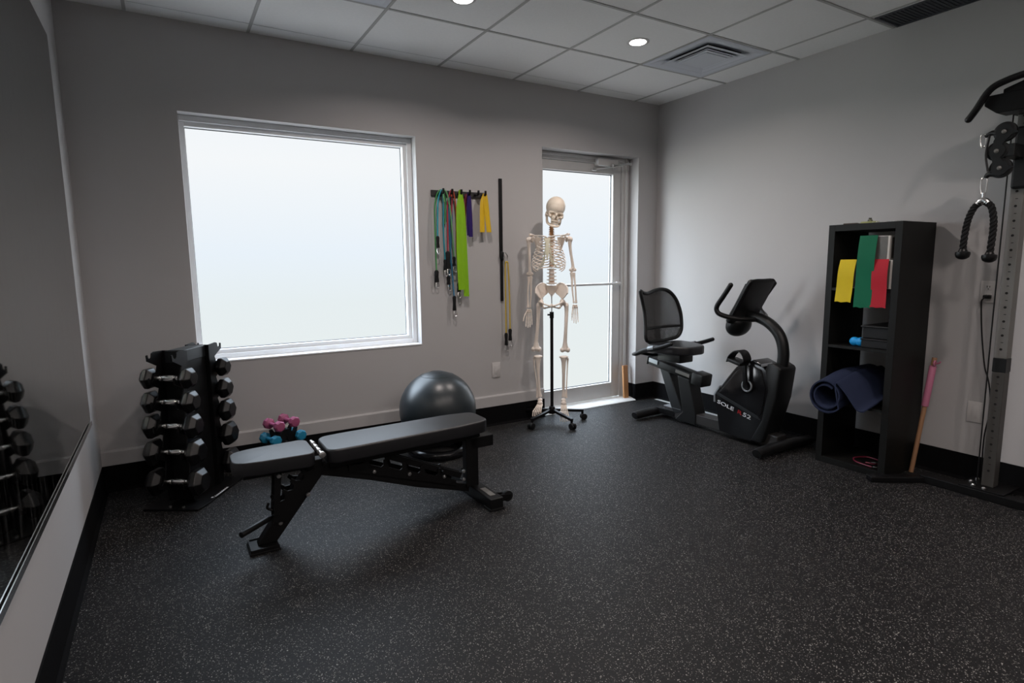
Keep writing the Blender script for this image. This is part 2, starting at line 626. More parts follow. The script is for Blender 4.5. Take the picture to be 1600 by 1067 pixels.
def struct(o):
    o['kind'] = 'structure'
    return o


def copy_thing(root, loc, rz, label, group=None):
    r = root.copy()
    COL.objects.link(r)
    r.location = loc
    r.rotation_euler = (root.rotation_euler[0], root.rotation_euler[1], rz)
    r['label'] = label
    if group:
        r['group'] = group
    MW[r.name] = Matrix.Translation(V(loc)) @ Matrix.Rotation(rz, 4, 'Z')
    for ch in list(root.children):
        c = ch.copy()
        COL.objects.link(c)
        c.parent = r
        for g in list(ch.children):
            d = g.copy()
            COL.objects.link(d)
            d.parent = c
    return r


# ------------------------------------------------------------------ the room
H = 2.633
XL = -4.253
YF = -6.4
wx0, wx1, wz0, wz1 = -3.732, -2.301, 0.691, 2.143
dx0, dx1, dz1 = -1.245, -0.226, 2.169
b = MB().lohi((XL - .2, YF - .2, -0.1), (0.2, 0.6, 0))
struct(b.build('floor', M['floor'], smooth=0))
b = MB().lohi((XL - .2, YF - .2, H), (0.2, 0.3, H + 0.05))
ceil = struct(b.build('ceiling', M['ceiling'], smooth=0))
T = 0.6096
gx = [-0.2833 - T * i for i in range(0, 7)]
gy = [-0.7112 - T * i for i in range(0, 10)]
b = MB()
for x in gx:
    b.lohi((x - 0.0085, YF, H - 0.003), (x + 0.0085, 0, H + 0.001))
for y in gy:
    b.lohi((XL, y - 0.0085, H - 0.0035), (0, y + 0.0085, H + 0.001))
g = b.build('ceiling_grid', M['grid'], ceil, smooth=0)
b = MB().lohi((XL, -0.142, H - 0.0012), (-0.28, -0.139, H + 0.001))
b.build('tile_joint', M['lip'], ceil, smooth=0)

b = MB()
for lo, hi in (((XL - .2, 0, -.1), (wx0, .25, H + .05)), ((wx0, 0, -.1), (wx1, .25, wz0)), ((wx0, 0, wz1), (wx1, .25, H + .05)),
               ((wx1, 0, -.1), (dx0, .25, H + .05)), ((dx0, 0, dz1), (dx1, .25, H + .05)), ((dx1, 0, -.1), (.2, .25, H + .05))):
    b.lohi(lo, hi)
bmesh.ops.remove_doubles(b.bm, verts=b.bm.verts[:], dist=1e-5)
struct(b.build('wall_back', M['wall'], smooth=0))
struct(MB().lohi((0, YF - .2, -.1), (.2, 0, H + .05)).build('wall_right', M['wall'], smooth=0))
struct(MB().lohi((XL - .2, YF - .2, -.1), (XL, 0, H + .05)).build('wall_left', M['wall'], smooth=0))
struct(MB().lohi((XL, YF - .2, -.1), (0, YF, H + .05)).build('wall_front', M['wall'], smooth=0))


def baseboard(name, p, q, nrm):
    """cove base: upright strip and a short toe, from p to q, nrm into the room."""
    p, q, nn = V(p), V(q), V(nrm)
    prof = [(0, 0), (0.020, 0), (0.014, 0.006), (0.007, 0.014), (0.006, 0.020), (0.005, 0.149), (0, 0.151)]
    bm = MB()
    A = [bm.bm.verts.new(p + nn * a + V((0, 0, z))) for a, z in prof]
    B = [bm.bm.verts.new(q + nn * a + V((0, 0, z))) for a, z in prof]
    n = len(prof)
    bm.bm.faces.new(A)
    bm.bm.faces.new(list(reversed(B)))
    for i in range(n):
        bm.bm.faces.new((A[i], B[i], B[(i + 1) % n], A[(i + 1) % n]))
    return struct(bm.build(name, M['base'], smooth=0))


baseboard('baseboard_back_left', (XL, -.018, 0), (dx0, -.018, 0), (0, -1, 0))
baseboard('baseboard_back_right', (dx1, 0, 0), (0, 0, 0), (0, -1, 0))
baseboard('baseboard_door_reveal', (dx1, 0.10, 0), (dx1, 0, 0), (-1, 0, 0))
baseboard('baseboard_right', (0, 0, 0), (0, YF, 0), (-1, 0, 0))
baseboard('baseboard_left', (XL, 0, 0), (XL, YF, 0), (1, 0, 0))
# painted board above the rubber base, only left of the door
b = MB().prism([(0, 0), (-0.018, 0), (-0.018, 0.228), (-0.012, 0.237), (0, 0.237)], 'x', XL, dx0)
struct(b.build('trim_1', M['wall'], smooth=0))
# pale slab showing where the rubber stops short of the right wall
struct(MB().lohi((-0.058, -1.0, 0), (-0.021, -0.08, 0.0015)).build('trim_2', M['threshold'], smooth=0))


# ------------------------------------------------------------------ window
def ring_frame(bm, x0, x1, z0, z1, w, y0, y1, bev=0.002):
    bm.lohi((x0, y0, z0), (x0 + w, y1, z1), bev)
    bm.lohi((x1 - w, y0, z0), (x1, y1, z1), bev)
    bm.lohi((x0 + w, y0, z0), (x1 - w, y1, z0 + w), bev)
    bm.lohi((x0 + w, y0, z1 - w), (x1 - w, y1, z1), bev)


b = MB()
e_ = 0.0005
ring_frame(b, wx0 - .028, wx1 - e_, wz0 + e_, wz1 - e_, 0.034, 0.080, 0.17)
ring_frame(b, wx0 + .004, wx1 - .032, wz0 + .032, wz1 - .032, 0.028, 0.098, 0.16)
win = struct(b.build('window_1', M['white'], smooth=0))
b = MB()
ring_frame(b, wx0 + .030, wx1 - .058, wz0 + .058, wz1 - .058, 0.006, 0.140, 0.147, 0)
b.build('gasket', M['gasket'], win, smooth=0)
b = MB()
b.lohi((wx0 + .022, 0.146, wz0 + .050), (wx1 - .050, 0.152, 1.402))
b.lohi((wx0 + .022, 0.146, 1.4025), (wx1 - .050, 0.152, wz1 - .050))
b.build('frosted_pane', M['film'], win, smooth=0)
# sill and reveal liners, painted like the wall but paler
b = MB()
b.lohi((wx0, -0.004, wz0 - .006), (wx1, 0.081, wz0 + .004), 0.002)
b.build('sill', M['white'], win, smooth=0)

# ------------------------------------------------------------------ door
b = MB()
yd0, yd1 = 0.13, 0.18
b.lohi((dx0 + .0005, yd0 - .01, 0.005), (dx0 + .03, yd1 + .05, dz1 - .0005), .002)            # left jamb
b.lohi((dx1 - .085, yd0 - .01, 0.005), (dx1 - .0005, yd1 + .05, dz1 - .0005), .002)            # right jamb
b.lohi((dx1 - .050, yd0 - .028, 0.005), (dx1 - .028, yd0 - .008, dz1 - .0005), .002)
b.lohi((dx0 + .03, yd0 - .01, dz1 - .06), (dx1 - .085, yd1 + .05, dz1 - .0005), .002)   # header
b.lohi((dx0 + .03, yd0 - .022, dz1 - .03), (dx1 - .085, yd0 - .008, dz1 - .012), .002)
door = struct(b.build('door_1', M['alu'], smooth=0))
b = MB()
L0, L1 = dx0 + .034, dx1 - .089
b.lohi((L0, yd0, 0.03), (L0 + .06, yd1, dz1 - .064), .003)
b.lohi((L1 - .088, yd0, 0.03), (L1, yd1, dz1 - .064), .003)
b.lohi((L0 + .06, yd0, 0.03), (L1 - .088, yd1, 0.165), .003)
b.lohi((L0 + .06, yd0, 2.028), (L1 - .088, yd1, dz1 - .064), .003)
leaf = b.build('door_leaf_frame', M['alu'], door, smooth=0)
b = MB()
ring_frame(b, L0 + .06, L1 - .088, 0.165, 2.028, 0.006, yd0 + .028, yd0 + .036, 0)
b.build('gasket', M['gasket'], door, smooth=0)
MB().lohi((L0 + .050, yd0 + .034, 0.155), (L1 - .078, yd0 + .040, 2.036)).build('frosted_pane', M['film'], door, smooth=0)
b = MB().cyl((L0 + .03, yd0 - .035, 1.072), (L1 - .02, yd0 - .035, 1.072), 0.011)
b.cyl((L0 + .03, yd0 - .035, 1.072), (L0 + .03, yd0, 1.072), 0.009)
b.cyl((L1 - .03, yd0 - .035, 1.072), (L1 - .03, yd0, 1.072), 0.009)
b.box((L1 - .03, yd0 - .012, 1.072), (.05, .024, .035), bev=.003)
b.build('push_bar', M['alu'], door)
b = MB()
b.lohi((-0.62, 0.068, 2.085), (-0.40, 0.128, 2.145), .006)
cl = b.build('door_closer', M['alu'], door)
b = MB()
b.beam((-0.47, 0.055, 2.09), (-0.30, 0.02, 2.115), 0.022, 0.008, bev=.002)
b.beam((-0.30, 0.02, 2.108), (-0.62, 0.115, 2.055), 0.020, 0.007, bev=.002)
b.cyl((-0.47, 0.055, 2.075), (-0.47, 0.055, 2.10), .013)
b.cyl((-0.30, 0.02, 2.10), (-0.30, 0.02, 2.122), .010)
b.box((-0.63, 0.12, 2.055), (.05, .03, .025), bev=.003)
b.build('closer_arm', M['steel'], cl)
b = MB().prism([(-0.012, 0), (0.22, 0), (0.22, 0.022), (0.05, 0.022), (0.0, 0.012), (-0.012, 0.004)], 'x', dx0 + .002, dx1 - .001)
b.build('threshold', M['threshold'], door, smooth=0)
# wooden block standing against the jamb
b = MB().box((0, 0, 0.155), (0.055, 0.020, 0.31), bev=.003)
o = tag(b.build('wooden_block', M['wood'], smooth=0), 'narrow pine board propped upright against the door jamb', 'wood board')
o.location = (-0.290, 0.050, 0.012)
o.rotation_euler = (math.radians(-4), 0, 0)

# ------------------------------------------------------------------ ceiling fittings
def downlight(x, y, label):
    t = thing('ceiling_light', label, 'ceiling light', (x, y, H), group='recessed ceiling downlights')
    b = MB().lathe([(0.052, -0.0015), (0.052, -0.004), (0.066, -0.0045), (0.070, -0.002), (0.070, -0.0005)], n=36)
    b.build('trim_ring', M['whitegloss'], t)
    MB().cyl((0, 0, -0.0058), (0, 0, -0.0035), 0.050, n=36).build('lens', M['lamp'], t)
    ld = bpy.data.lights.new('lamp', 'AREA')
    ld.shape = 'DISK'
    ld.size = 0.10
    ld.energy = LAMP_POWER
    ld.color = (1.0, 0.89, 0.84)
    ld.spread = math.radians(153)
    lo = bpy.data.objects.new('lamp', ld)
    COL.objects.link(lo)
    lo.location = (0, 0, -0.0085)
    lo.parent = t
    return t


tx = [-0.2833 - T * (i + .5) for i in range(6)]
ty = [-0.7112 - T * (i + .5) for i in range(9)]
for x, y, l in ((tx[1], ty[0], 'round recessed downlight beside the square air diffuser'),
                (tx[3], ty[0], 'round recessed downlight cut by the top edge of the photo'),
                (tx[1], ty[4], 'round recessed downlight behind the photographer, right'),
                (tx[3], ty[4], 'round recessed downlight behind the photographer, middle'),
                (tx[5], ty[4], 'round recessed downlight behind the photographer, left'),
                (tx[5], ty[6], 'added round fill downlight far behind the photographer, left'),  # this last row is unseen, added as fill for the room
                (tx[1], ty[6], 'added round fill downlight far behind the photographer, right'),
                (tx[3], ty[6], 'added round fill downlight far behind the photographer, middle')):
    downlight(x, y, l)


def diffuser(x, y, label):
    t = thing('air_diffuser', label, 'ceiling vent', (x, y, H), group='square ceiling air diffusers')
    h = T / 2 - 0.012

    def ring(b, r0, z0, r1, z1, th=0.0015):
        """sloping square collar from half-size r0 at z0 to r1 at z1"""
        c0 = [(-r0, -r0), (r0, -r0), (r0, r0), (-r0, r0)]
        c1 = [(-r1, -r1), (r1, -r1), (r1, r1), (-r1, r1)]
        for dz in (0, th):
            A = [b.bm.verts.new((p[0], p[1], z0 + dz)) for p in c0]
            B = [b.bm.verts.new((p[0], p[1], z1 + dz)) for p in c1]
            for i in range(4):
                b.bm.faces.new((A[i], A[(i + 1) % 4], B[(i + 1) % 4], B[i]))
    b = MB()
    ring(b, h, -.004, h - .03, -.006)
    ring(b, h - .03, -.006, h - .125, .014)
    f = b.build('outer_frame', M['diffuser'], t, smooth=0)
    b = MB()
    ring(b, h - .088, -.013, h - .100, -.013)
    ring(b, h - .100, -.013, h - .165, .008)
    b.build('vane', M['diffuser'], t, smooth=0)
    b = MB()
    ring(b, h - .140, -.010, h - .150, -.010)
    ring(b, h - .150, -.010, h - .175, .002)
    b.build('vane', M['diffuser'], t, smooth=0)
    b = MB().box((0, 0, -0.008), (2 * (h - .165), 2 * (h - .165), 0.003))
    b.box((0, 0, -0.011), (2 * (h - .19), 2 * (h - .19), 0.004))
    b.build('centre_plate', M['diffuser'], t, smooth=0)
    MB().box((0, 0, 0.019), (2 * h - .22, 2 * h - .22, 0.008)).build('duct_opening', M['duct'], t, smooth=0)
    return t


# openings for the diffusers are cut by splitting the ceiling slab: rebuild it as strips
def cut_ceiling():
    holes = [(tx[0], ty[0]), (tx[4], ty[0])]
    h = T / 2 - 0.012
    b = MB()
    y0, y1 = ty[0] - h, ty[0] + h
    b.lohi((XL - .2, YF - .2, H), (0.2, y0, H + .05))
    b.lohi((XL - .2, y1, H), (0.2, 0.3, H + .05))
    xs = [XL - .2]
    for x, _ in sorted(holes):
        xs += [x - h, x + h]
    xs.append(.2)
    for i in range(0, len(xs), 2):
        b.lohi((xs[i], y0, H), (xs[i + 1], y1, H + .05))
    b.lohi((XL - .2, y0 - .1, H + .05), (.2, y1 + .1, H + .08))
    me = bpy.data.meshes.new('ceiling')
    bmesh.ops.recalc_face_normals(b.bm, faces=b.bm.faces[:])
    b.bm.to_mesh(me)
    b.bm.free()
    me.materials.append(M['ceiling'])
    ceil.data = me


cut_ceiling()
diffuser(tx[0], ty[0], 'square white air diffuser near the back right ceiling corner')
diffuser(tx[4], ty[0], 'square air diffuser whose corner shows at the top edge, above the window')
# dark return grille in the border strip
t = thing('return_grille', 'long dark return air grille in the ceiling strip along the right wall', 'ceiling vent', (-0.135, -2.60, H))
b = MB()
ring = [(-.122, .650), (.128, .650), (.128, -.620), (-.122, -.620)]
b.lohi((-.122, -.62, -.006), (-.108, .65, -.001)).lohi((.114, -.62, -.006), (.128, .65, -.001)).lohi((-.108, .636, -.006), (.114, .65, -.001)).lohi((-.108, -.62, -.006), (.114, -.606, -.001))
b.build('frame', M['grille'], t, smooth=0)
b = MB()
for i in range(60):
    b.lohi((-.108, -.60 + i * .0208, -.005), (.114, -.597 + i * .0208, -.001))
b.build('slats', M['grille'], t, smooth=0)
MB().lohi((-.108, -.606, -.0015), (.114, .636, -.0005)).build('backing', M['grille'], t, smooth=0)

# ------------------------------------------------------------------ mirror
t = thing('wall_mirror', 'large frameless wall mirror with a metal bottom channel on the left wall', 'mirror', (XL, -2.0, 0.48))
ML, MR = -0.352, -5.2
b = MB()
b.lohi((XL + .001, MR, 0.488), (XL + .007, ML, 2.34))
b.build('mirror_glass', M['mirror'], t, world=True, smooth=0)
b = MB()
b.lohi((XL + .0005, MR, 0.476), (XL + .0135, ML + .002, 0.479))
b.lohi((XL + .0105, MR, 0.479), (XL + .0135, ML + .002, 0.498))
b.build('bottom_channel', M['chrome'], t, world=True, smooth=0)


# ------------------------------------------------------------------ wall plates
def plate(name, label, cat, loc, rz, sockets=False):
    t = thing(name, label, cat, loc, rz)
    MB().box((0, -0.003, 0), (0.074, 0.006, 0.118), bev=.002).build('cover', M['plate'], t)
    if sockets:
        for dz in (0.024, -0.024):
            s_ = MB().box((0, -0.0068, dz), (0.032, 0.003, 0.032), bev=.001).build('socket', M['plate'], t)
            MB().box((-.006, -.0087, dz + .004), (.003, .001, .010)).box((.006, -.0087, dz + .004), (.003, .001, .010)).cyl((0, -.0092, dz - .008), (0, -.0082, dz - .008), .0028, n=10).build('slots', M['slot'], s_, smooth=0)
    else:
        MB().box((0, -0.0065, 0), (0.034, 0.002, 0.068), bev=.0008).build('insert', M['plate'], t)
    return t


plate('wall_plate', 'wall plate low on the back wall, right of the grey exercise ball', 'wall plate', (-1.689, 0, 0.437), 0)
plate('power_outlet', 'white power outlet with a black plug, behind the weight machine column', 'power outlet', (0, -2.521, 1.078), -PI / 2, True)
plate('wall_plate', 'blank white wall plate low on the right wall by the machine', 'wall plate', (0, -2.513, 0.402), -PI / 2)
t = thing('power_lead', 'thin black power cord plugged into the right wall outlet', 'cord', (-0.01, -2.52, 1.04))
MB().box((-0.022, -2.524, 1.052), (0.026, 0.034, 0.020), bev=.004).build('plug', M['rubber'], t, world=True)
MB().tube([(-.034, -2.520, 1.052), (-.040, -2.508, 1.03), (-.030, -2.506, .98), (-.022, -2.515, .86), (-.020, -2.528, .76), (-.020, -2.545, .66), (-.022, -2.565, .60), (-.026, -2.582, .52), (-.03, -2.59, .42), (-.03, -2.575, .25), (-.035, -2.60, .012), (-.045, -2.72, .0045)], 0.0035, 8, sm=5).build('cable', M['rubber'], t, world=True)

# ------------------------------------------------------------------ dumbbell rack
RK = thing('dumbbell_rack', 'black upright dumbbell rack standing in the back left corner', 'dumbbell rack', (-3.8885, -0.4844, 0), math.radians(-32.3))
# local: x across (handle direction), y away from the camera (depth), front saddles y=0, rear saddles y=.34
ROWS = [0.143, 0.305, 0.445, 0.573, 0.697]
b = MB()
b.prism([(-.165, -.055), (.125, -.055), (.135, .02), (.135, .40), (.085, .425), (-.125, .425), (-.165, .38)], 'z', 0, 0.012, bev=.002)
foot = b.build('base_plate', M['black_metal'], RK, smooth=0)
b = MB()
b.box((0, .17, 0.400), (.085, .205, 0.776), bev=.003)
b.build('column', M['black_metal'], RK, smooth=0)
b = MB().beam((0, 0.055, .80), (0, .285, .80), .092, .062, bev=.002)
b.build('top_beam', M['grey_plastic'], RK, smooth=0)
for s in (-1, 1):
    y0 = .17 + s * .105
    b = MB()
    b.lohi((-.066, y0 - .003, .02), (.066, y0 + .003, .833), 0)
    pl = b.build('front_plate' if s < 0 else 'rear_plate', M['black_metal'], RK, smooth=0)
    for sx in (-1, 1):
        b = MB()
        pts = []
        # comb profile in (y, z), hooks protrude away from the plate
        prof = [(0, .02), (.045, .03)]
        for z in ROWS + [0.815]:
            prof += [(.052, z - .055), (.088, z - .038), (.128, z - .020), (.130, z + .010), (.121, z + .012), (.117, z - .004), (.105, z - .012), (.093, z - .004), (.088, z + .016), (.070, z + .022)]
        prof = [p for p in prof if p[1] < .84]
        prof += [(.0, .833)]
        prof = [(.17 + s * (.105 + a), z) for a, z in prof]
        b.prism(prof, 'x', sx * .064 - .003, sx * .064 + .003)
        b.build('saddle_comb', M['black_metal'], RK, smooth=0)
for x in (-.035, .035):
    MB().cyl((x, -.03, .012), (x, -.03, .020), .008, n=12).build('bolt', M['steel'], RK)
# the white maker's mark along the right edge of the base: worn, slanted strokes
b = MB()
for i, l in enumerate((.010, .014, .022, .020, .022, .020, .022, .020, .018)):
    y = .10 + i * .0175
    b.box((.1285 if i else .118, y, .0133), (.006 if i else .010, .0145, .0012))
    b.box((.1225, y + .003, .0133), (.008, .005, .0012))
b.build('maker_mark', M['letter'], foot, smooth=0)


def hex_dumbbell(D, L, grip=0.070):
    """axis x, centred; D across flats, L head length"""
    t = thing('hex_dumbbell', '', 'dumbbell')
    b = MB()
    prof = [(.0115, -grip - .004), (.0115, -grip * .62), (.0155, -grip * .60), (.0155, -grip * .52), (.0120, -grip * .48), (.0165, -grip * .40), (.0175, 0), (.0165, grip * .40), (.0120, grip * .48), (.0155, grip * .52), (.0155, grip * .60), (.0115, grip * .62), (.0115, grip + .004)]
    b.lathe(prof, axis=(1, 0, 0), n=20)
    b.build('handle', M['chrome'], t, smooth=50)
    for s in (-1, 1):
        b = MB()
        R = D / 2 / math.cos(PI / 6)
        secs = [(grip - .002, .50), (grip + .001, .60), (grip + L * .34, 1.0), (grip + L * .66, 1.0), (grip + L, .62)]
        rings = []
        for x, k in secs:
            rings.append([b.bm.verts.new((s * x, R * k * math.cos(PI / 3 * j), R * k * math.sin(PI / 3 * j))) for j in range(6)])
        for A, B in zip(rings, rings[1:]):
            for j in range(6):
                b.bm.faces.new((A[j], A[(j + 1) % 6], B[(j + 1) % 6], B[j]))
        b.bm.faces.new(rings[0])
        b.bm.faces.new(rings[-1])
        bmesh.ops.recalc_face_normals(b.bm, faces=b.bm.faces[:])
        b._bevel(b.bm.verts[:], .003, 1)
        b.build('head', M['urethane'], t, smooth=0)
    return t


SIZES = [(0.132, .080), (0.127, .077), (0.119, .073), (0.109, .068), (0.101, .064)]
PLACE = ['on the lowest', 'on the second lowest', 'on the middle', 'on the second highest', 'on the highest']
for i, z in enumerate(ROWS):
    d0 = hex_dumbbell(*SIZES[i])
    p = MW[RK.name] @ V((0, -.001, z + .0))
    d0.location = p
    d0.rotation_euler = (0, 0, math.radians(-32.3))
    d0['label'] = 'black hex dumbbell %s filled front saddle of the black rack' % PLACE[i]
    d0['group'] = 'black hex dumbbells on the front of the rack'
    p2 = MW[RK.name] @ V((0, .341, z + .0))
    copy_thing(d0, p2, math.radians(-32.3), 'black hex dumbbell %s filled rear saddle, window side of the black rack' % PLACE[i], 'black hex dumbbells on the rear of the rack')

# ------------------------------------------------------------------ small coloured dumbbells
ST = thing('dumbbell_stand', 'small black tabletop stand holding pink and blue hand weights by the back wall', 'dumbbell rack', (-3.31, -0.20, 0), math.radians(22))
b = MB()
for y in (-.030, .030):
    b.prism([(-.10, 0), (-.085, 0), (0, .225), (.085, 0), (.10, 0), (.135, .10), (.12, .105), (.095, .085), (.082, .12), (.105, .185), (.092, .195), (.068, .170), (.055, .185), (.075, .268), (.060, .275), (.040, .246), (.02, .27), (-.02, .27), (-.040, .246), (-.060, .275), (-.075, .268), (-.055, .185), (-.068, .170), (-.092, .195), (-.105, .185), (-.082, .12), (-.095, .085), (-.12, .105), (-.135, .10)], 'y', y - .006, y + .006)
b.build('side_panel', M['black_plastic'], ST, smooth=0)
MB().box((0, 0, .10), (.05, .055, .18), bev=.004).build('centre_block', M['black_plastic'], ST)


def small_dumbbell(m, label, group, loc):
    t = thing('hand_weight', label, 'dumbbell', loc, math.radians(22), group)
    MB().cyl((0, -.045, 0), (0, .045, 0), .0125, n=16).build('grip', m, t)
    for s in (-1, 1):
        b = MB()
        b.lathe([(.013, s * .036), (.026, s * .042), (.034, s * .048), (.034, s * .070), (.027, s * .078), (.012, s * .080)], axis=(0, 1, 0), n=8)
        b._bevel(b.bm.verts[:], .003, 2)
        b.build('head', m, t, smooth=25)
    return t


def loc_st(x, z):
    return MW[ST.name] @ V((x, 0, z))


small_dumbbell(M['pink'], 'pink hand weight at the upper left of the small stand', 'pink hand weights', loc_st(-.060, .305))
small_dumbbell(M['pink'], 'pink hand weight at the upper right of the small stand', 'pink hand weights', loc_st(.040, .312))
small_dumbbell(M['blue'], 'blue hand weight at the left of the small stand, below the pink ones', 'blue hand weights', loc_st(-.088, .222))
small_dumbbell(M['blue'], 'blue hand weight at the right of the small stand, below the pink ones', 'blue hand weights', loc_st(.080, .218))

# ------------------------------------------------------------------ exercise ball on its ring
b = MB().ell((0, 0, .255), .255, u=64, v=40)
for k in range(-5, 6):
    if abs(k) > 3:
        a = k / 5.6 * PI / 2
        b.torus((0, 0, .255 + .2555 * math.sin(a)), .2555 * math.cos(a), .0012, n=64, m=6)
o = tag(b.build('exercise_ball', M['ball']), 'large shiny dark grey exercise ball behind the weight bench', 'exercise ball')
o.location = (-2.36, -.395, .047)
b = MB().lathe([(.165, 0), (.192, 0), (.204, .012), (.206, .032), (.195, .052), (.178, .060), (.162, .055), (.155, .035), (.158, .010)], n=48)
o = tag(b.build('ball_ring', M['ballring']), 'glossy black ring base under the grey exercise ball', 'ball stand')
o.location = (-2.36, -.395, 0)

# ------------------------------------------------------------------ weight bench (axis along x, centre line y=-1.19)
YC = -1.185
BN = thing('weight_bench', 'black adjustable weight bench with grey-sheen padded seat and back', 'weight bench', (-3.0, YC, 0))


def wb(x, y, z):
    return (x, YC + y, z)


def pad(name, outline, zt, th, tilt=None, bev=.018):
    b = MB()
    b.prism([(x, YC + y) for x, y in outline], 'z', zt - th, zt)
    # round the vertical corners first, then the rim
    es = [e for e in b.bm.edges if abs(e.verts[0].co.z - e.verts[1].co.z) > th * .5]
    bmesh.ops.bevel(b.bm, geom=es, offset=.045, segments=8, profile=.5, affect='EDGES', clamp_overlap=True)
    es = [e for e in b.bm.edges if abs(e.verts[0].co.z - zt) < 1e-5 and abs(e.verts[1].co.z - zt) < 1e-5 and e.calc_face_angle(0) > .5]
    bmesh.ops.bevel(b.bm, geom=es, offset=bev * .55, segments=4, profile=.55, affect='EDGES', clamp_overlap=True)
    es = [e for e in b.bm.edges if abs(e.verts[0].co.z - zt + th) < 1e-5 and abs(e.verts[1].co.z - zt + th) < 1e-5 and e.calc_face_angle(0) > .5]
    bmesh.ops.bevel(b.bm, geom=es, offset=bev * .4, segments=3, profile=.5, affect='EDGES', clamp_overlap=True)
    if tilt:
        x0, k = tilt
        for v in b.bm.verts:
            v.co.z += (v.co.x - x0) * k
    return b.build(name, M['vinyl'], BN, world=True, smooth=35)


pad('seat_pad', [(-3.683, -.085), (-3.683, .080), (-3.60, .112), (-3.343, .128), (-3.343, -.118), (-3.60, -.108)], .432, .062)
pad('back_pad', [(-3.292, -.122), (-3.292, .122), (-3.20, .135), (-2.60, .128), (-2.452, .095), (-2.452, -.100), (-2.60, -.120), (-3.20, -.128)], .432, .066, (-3.29, .018))
b = MB()
b.beam(wb(-3.64, 0, .352), wb(-3.30, 0, .352), .06, .036, bev=.003)
b.beam(wb(-3.57, 0, .366), wb(-3.37, 0, .366), .13, .008)
b.build('seat_bracket', M['black_metal'], BN, world=True, smooth=0)
b = MB()
b.beam(wb(-3.27, 0, .335), wb(-2.47, 0, .350), .06, .040, bev=.003)
b.build('back_rail', M['black_metal'], BN, world=True, smooth=0)
b = MB()
b.beam(wb(-2.53, 0, .309), wb(-2.392, 0, .309), .07, .062, bev=.004)
b.build('rail_end_cap', M['black_metal'], BN, world=True, smooth=0)
# slanted front leg and foot
b = MB()
b.prism([(-3.600, .02), (-3.520, .02), (-3.305, .292), (-3.285, .355), (-3.345, .36), (-3.425, .268)], 'y', YC - .028, YC + .028, bev=.003)
b.build('front_leg', M['black_metal'], BN, world=True, smooth=0)
b = MB()
b.box(wb(-3.575, -.01, .0145), (.118, .125, .006), bev=.001)
for s in (-1, 1):
    b.box(wb(-3.575, -.01 + s * .060, .0145), (.118, .006, .018), bev=.001)
b.box(wb(-3.632, -.01, .0145), (.006, .125, .018), bev=.001)
b.box(wb(-3.575, -.01, .0045), (.128, .135, .009), bev=.002)
b.build('front_foot', M['black_metal'], BN, world=True, smooth=0)
# side plate with the seat notches
for s in (-1, 1):
    b = MB()
    b.prism([(-3.530, .11), (-3.475, .11), (-3.330, .300), (-3.345, .335), (-3.372, .325), (-3.392, .338), (-3.398, .322), (-3.385, .300), (-3.400, .288), (-3.424, .292), (-3.442, .305), (-3.450, .290), (-3.432, .268), (-3.440, .252), (-3.462, .250), (-3.478, .262), (-3.486, .250), (-3.472, .228), (-3.478, .212), (-3.506, .205), (-3.520, .225), (-3.530, .215), (-3.518, .185), (-3.528, .15)], 'y', YC + s * .034 - .003, YC + s * .034 + .003)
    b.build('notch_plate', M['black_metal'], BN, world=True, smooth=0)
b = MB()
for s in (-1, 1):
    b.prism([(-3.528, .150), (-3.505, .150), (-3.483, .345), (-3.512, .345)], 'y', YC + s * .044 - .004, YC + s * .044 + .004, bev=.001)
b.cyl(wb(-3.515, -.05, .165), wb(-3.515, .05, .165), .007)
b.build('seat_strut', M['black_metal'], BN, world=True, smooth=0)
b = MB().tube([wb(-3.535, -.06, .185), wb(-3.555, -.062, .200), wb(-3.548, -.064, .225)], .006, 8, sm=3)
b.build('release_hook', M['black_metal'], BN, world=True)
hd = MB().cyl((-3.510, -1.17, .131), (-3.56, -1.21, .130), .008).build('handle_bar', M['black_metal'], BN, world=True)
MB().cyl((-3.545, -1.198, .130), (-3.672, -1.305, .128), .0135, n=16, bev=.002).build('grip', M['rubber'], hd, world=True)
# lower spine with ladder
b = MB()
b.prism([(-3.335, .330), (-3.31, .290), (-3.08, .218), (-2.84, .130), (-2.54, .040), (-2.54, .085), (-2.594, .099), (-2.736, .150), (-3.011, .242), (-3.165, .297), (-3.27, .345)], 'y', YC - .024, YC + .024, bev=.003)
b.build('spine_beam', M['black_metal'], BN, world=True, smooth=0)
for s in (-1, 1):
    prof = [(-3.18, .285), (-2.62, .095), (-2.62, .125)]
    top = []
    for k in range(5):
        x = -2.690 - k * .096 + s * .014
        zb = .150 + .0345 * k + .012
        top += [(x + .010, zb), (x, zb + .030), (x - .007, zb + .047), (x - .018, zb + .044), (x - .020, zb + .018), (x - .030, zb + .010)]
    prof += top
    prof += [(-3.18, .318)]
    b = MB()
    b.prism(prof, 'y', YC + s * .030 - .003, YC + s * .030 + .003)
    b.build('ladder_plate', M['black_metal'], BN, world=True, smooth=0)
b = MB()
for s in (-1, 1):
    b.beam(wb(-2.985, s * .018, .322), wb(-2.585, s * .018, .140), .008, .030)
b.cyl(wb(-2.70, -.05, .19), wb(-2.70, .05, .19), .007)
b.build('support_arm', M['black_metal'], BN, world=True, smooth=0)
b = MB().beam(wb(-2.522, -.01, .07), wb(-2.522, -.01, .335), .072, .050, up=(0, 1, 0), bev=.004)
b.build('rear_post', M['black_metal'], BN, world=True, smooth=0)
b = MB()
b.box(wb(-2.488, .02, .036), (.075, .52, .060), bev=.004)
fb = b.build('rear_foot_bar', M['black_metal'], BN, world=True, smooth=0)
b = MB()
for s in (-1, 1):
    b.box(wb(-2.488, .02 + s * .225, .007), (.085, .075, .014), bev=.003)
fc = b.build('rubber_feet', M['rubber'], BN, world=True, smooth=0)
b = MB().box(wb(-2.487, -.135, .0672), (.032, .115, .0025), bev=.001)
